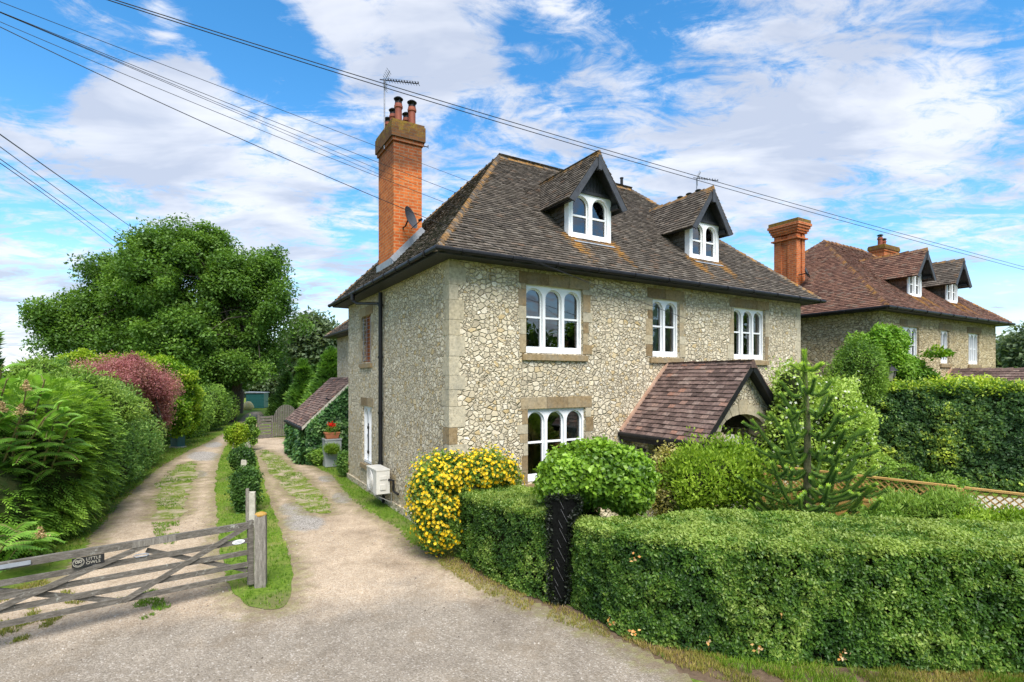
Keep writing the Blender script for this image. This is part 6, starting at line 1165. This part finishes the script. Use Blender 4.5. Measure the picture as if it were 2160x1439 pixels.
cable('highest thin wire running from the left edge to the roof hip', [(-60, -20), (0, 3), (345, 140), (700, 270), (975, 374), (1030, 402)], 5.6, 12.8, .0038)
cable('top wire of the dark bundle that fans out over the drive', [(-60, 0), (0, 25), (345, 165), (700, 302), (960, 408), (1140, 475)], 5.6, 11.6, .0038)
cable('middle wire of the dark bundle that fans out over the drive', [(-60, 0), (0, 26), (345, 170), (700, 315), (880, 392)], 5.6, 11.9, .0038)
cable('lowest wire of the dark bundle that fans out over the drive', [(-60, 1), (0, 27), (345, 173), (700, 323), (830, 382)], 5.6, 12.3, .0038)
cable('thin wire just under the dark bundle', [(-60, 20), (0, 46), (345, 192), (700, 333), (1000, 452), (1290, 560)], 5.7, 10.9, .0035)
cable('lowest heavier wire slanting down to the front gutter', [(-60, 30), (0, 58), (345, 212), (700, 376), (900, 463), (1065, 530), (1245, 600), (1460, 672)], 5.7, 11.6, .005)
cable('service wire dropping from gutter to the window wall', [(1060, 525), (1245, 600), (1330, 645)], 9.8, 10.6, .003)
cable('heavier of the wires descending behind the oak at the left edge', [(-40, 255), (0, 284), (165, 400), (292, 490)], 12, 36, .016, 'cables over the boundary')
cable('second of the wires descending behind the oak at the left edge', [(-40, 280), (0, 310), (123, 400), (272, 510)], 12, 36, .011, 'cables over the boundary')
cable('third of the wires descending behind the oak at the left edge', [(-40, 308), (0, 334), (90, 400), (250, 515)], 12, 36, .011, 'cables over the boundary')
cable('lowest of the wires descending behind the oak at the left edge', [(-40, 318), (0, 342), (78, 400), (240, 520)], 12, 36, .011, 'cables over the boundary')
# ------------------------------------------------------------------ grass blades
def grass(name, poly, n, L, seed, patch=None, label=None, mat=None, W=.006):
    lo, hi = poly.min(0), poly.max(0); P = lo + (hi - lo) * rng.random((n, 2)); P = P[in_poly(P, poly)]; P3 = np.c_[P, np.zeros(len(P))]
    if patch: P = P[(vnoise(P3, 1.6, seed) * .6 + vnoise(P3, 6, seed + 1) * .4) > patch]; P3 = np.c_[P, np.zeros(len(P))]
    m = np.repeat(P3, 3, 0) + rng.normal(size=(len(P) * 3, 3)) * (.012, .012, 0); n = len(m); dry = np.repeat(vnoise(P3, .9, seed + 3), 3)
    D = unit(rdir(n) * .55 + np.array([0, 0, 1.])); o = leaves(name, m, D, rdir(n), L * (.5 + rng.random(n)), W * (.8 + .5 * rng.random(n)), np.clip(dry * 1.1 - .15 + rng.normal(size=n) * .2, 0, 1), mat or M['grass'], None); return tag(o, kind='stuff')
def bandpoly(pts): return np.array([gp(*p) for p in pts])
grass('grass', ISL_P, 60000, .055, 200, W=.010); grass('grass', RS_P, 13000, .045, 201, .46, W=.011); grass('grass', LS_P, 10000, .045, 202, .50, W=.011)
grass('grass', bandpoly([(100, 1200), (180, 1150), (215, 1110), (262, 1058), (330, 992), (392, 955), (458, 925), (440, 915), (380, 935), (320, 965), (255, 1020), (190, 1085), (120, 1150)]), 16000, .07, 203, .28, W=.012); grass('grass', bandpoly([(100, 1200), (180, 1150), (215, 1110), (262, 1058), (330, 992), (392, 955), (458, 925), (440, 915), (380, 935), (320, 965), (255, 1020), (190, 1085), (120, 1150)]), 12000, .06, 213, .42, W=.011, mat=M['drygrass'])
grass('grass', bandpoly([(612, 944), (645, 976), (702, 1005), (724, 1040), (768, 1077), (838, 1115), (866, 1160), (900, 1150), (862, 1090), (800, 1050), (740, 1005), (720, 980), (650, 960)]), 16000, .06, 204, .2, W=.011)
grass('grass', bandpoly([(935, 1200), (1005, 1245), (1092, 1285), (1185, 1318), (1290, 1350), (1280, 1325), (1160, 1270), (1080, 1235), (950, 1165), (905, 1165)]), 9000, .045, 205, .45, W=.008, mat=M['drygrass'])
grass('grass', bandpoly([(1310, 1350), (1440, 1410), (1600, 1460), (2200, 1500), (2200, 1400), (1700, 1400), (1500, 1385), (1300, 1325)]), 16000, .055, 206, .50, W=.007, mat=M['drygrass']); grass('grass', bandpoly([(1310, 1350), (1440, 1410), (1600, 1460), (2200, 1500), (2200, 1400), (1700, 1400), (1500, 1385), (1300, 1325)]), 12000, .07, 216, .56, W=.007)
grass('grass', bandpoly([(240, 1255), (330, 1245), (360, 1285), (300, 1310), (250, 1300)]), 2200, .04, 207, .45, W=.008); grass('grass', bandpoly([(-40, 1262), (90, 1225), (190, 1270), (60, 1350), (-60, 1380)]), 7000, .045, 208, .50, W=.008, mat=M['drygrass'])
grass('grass', bandpoly([(320, 1105), (380, 1100), (372, 1150), (330, 1150)]), 2200, .04, 209, .5, W=.009)
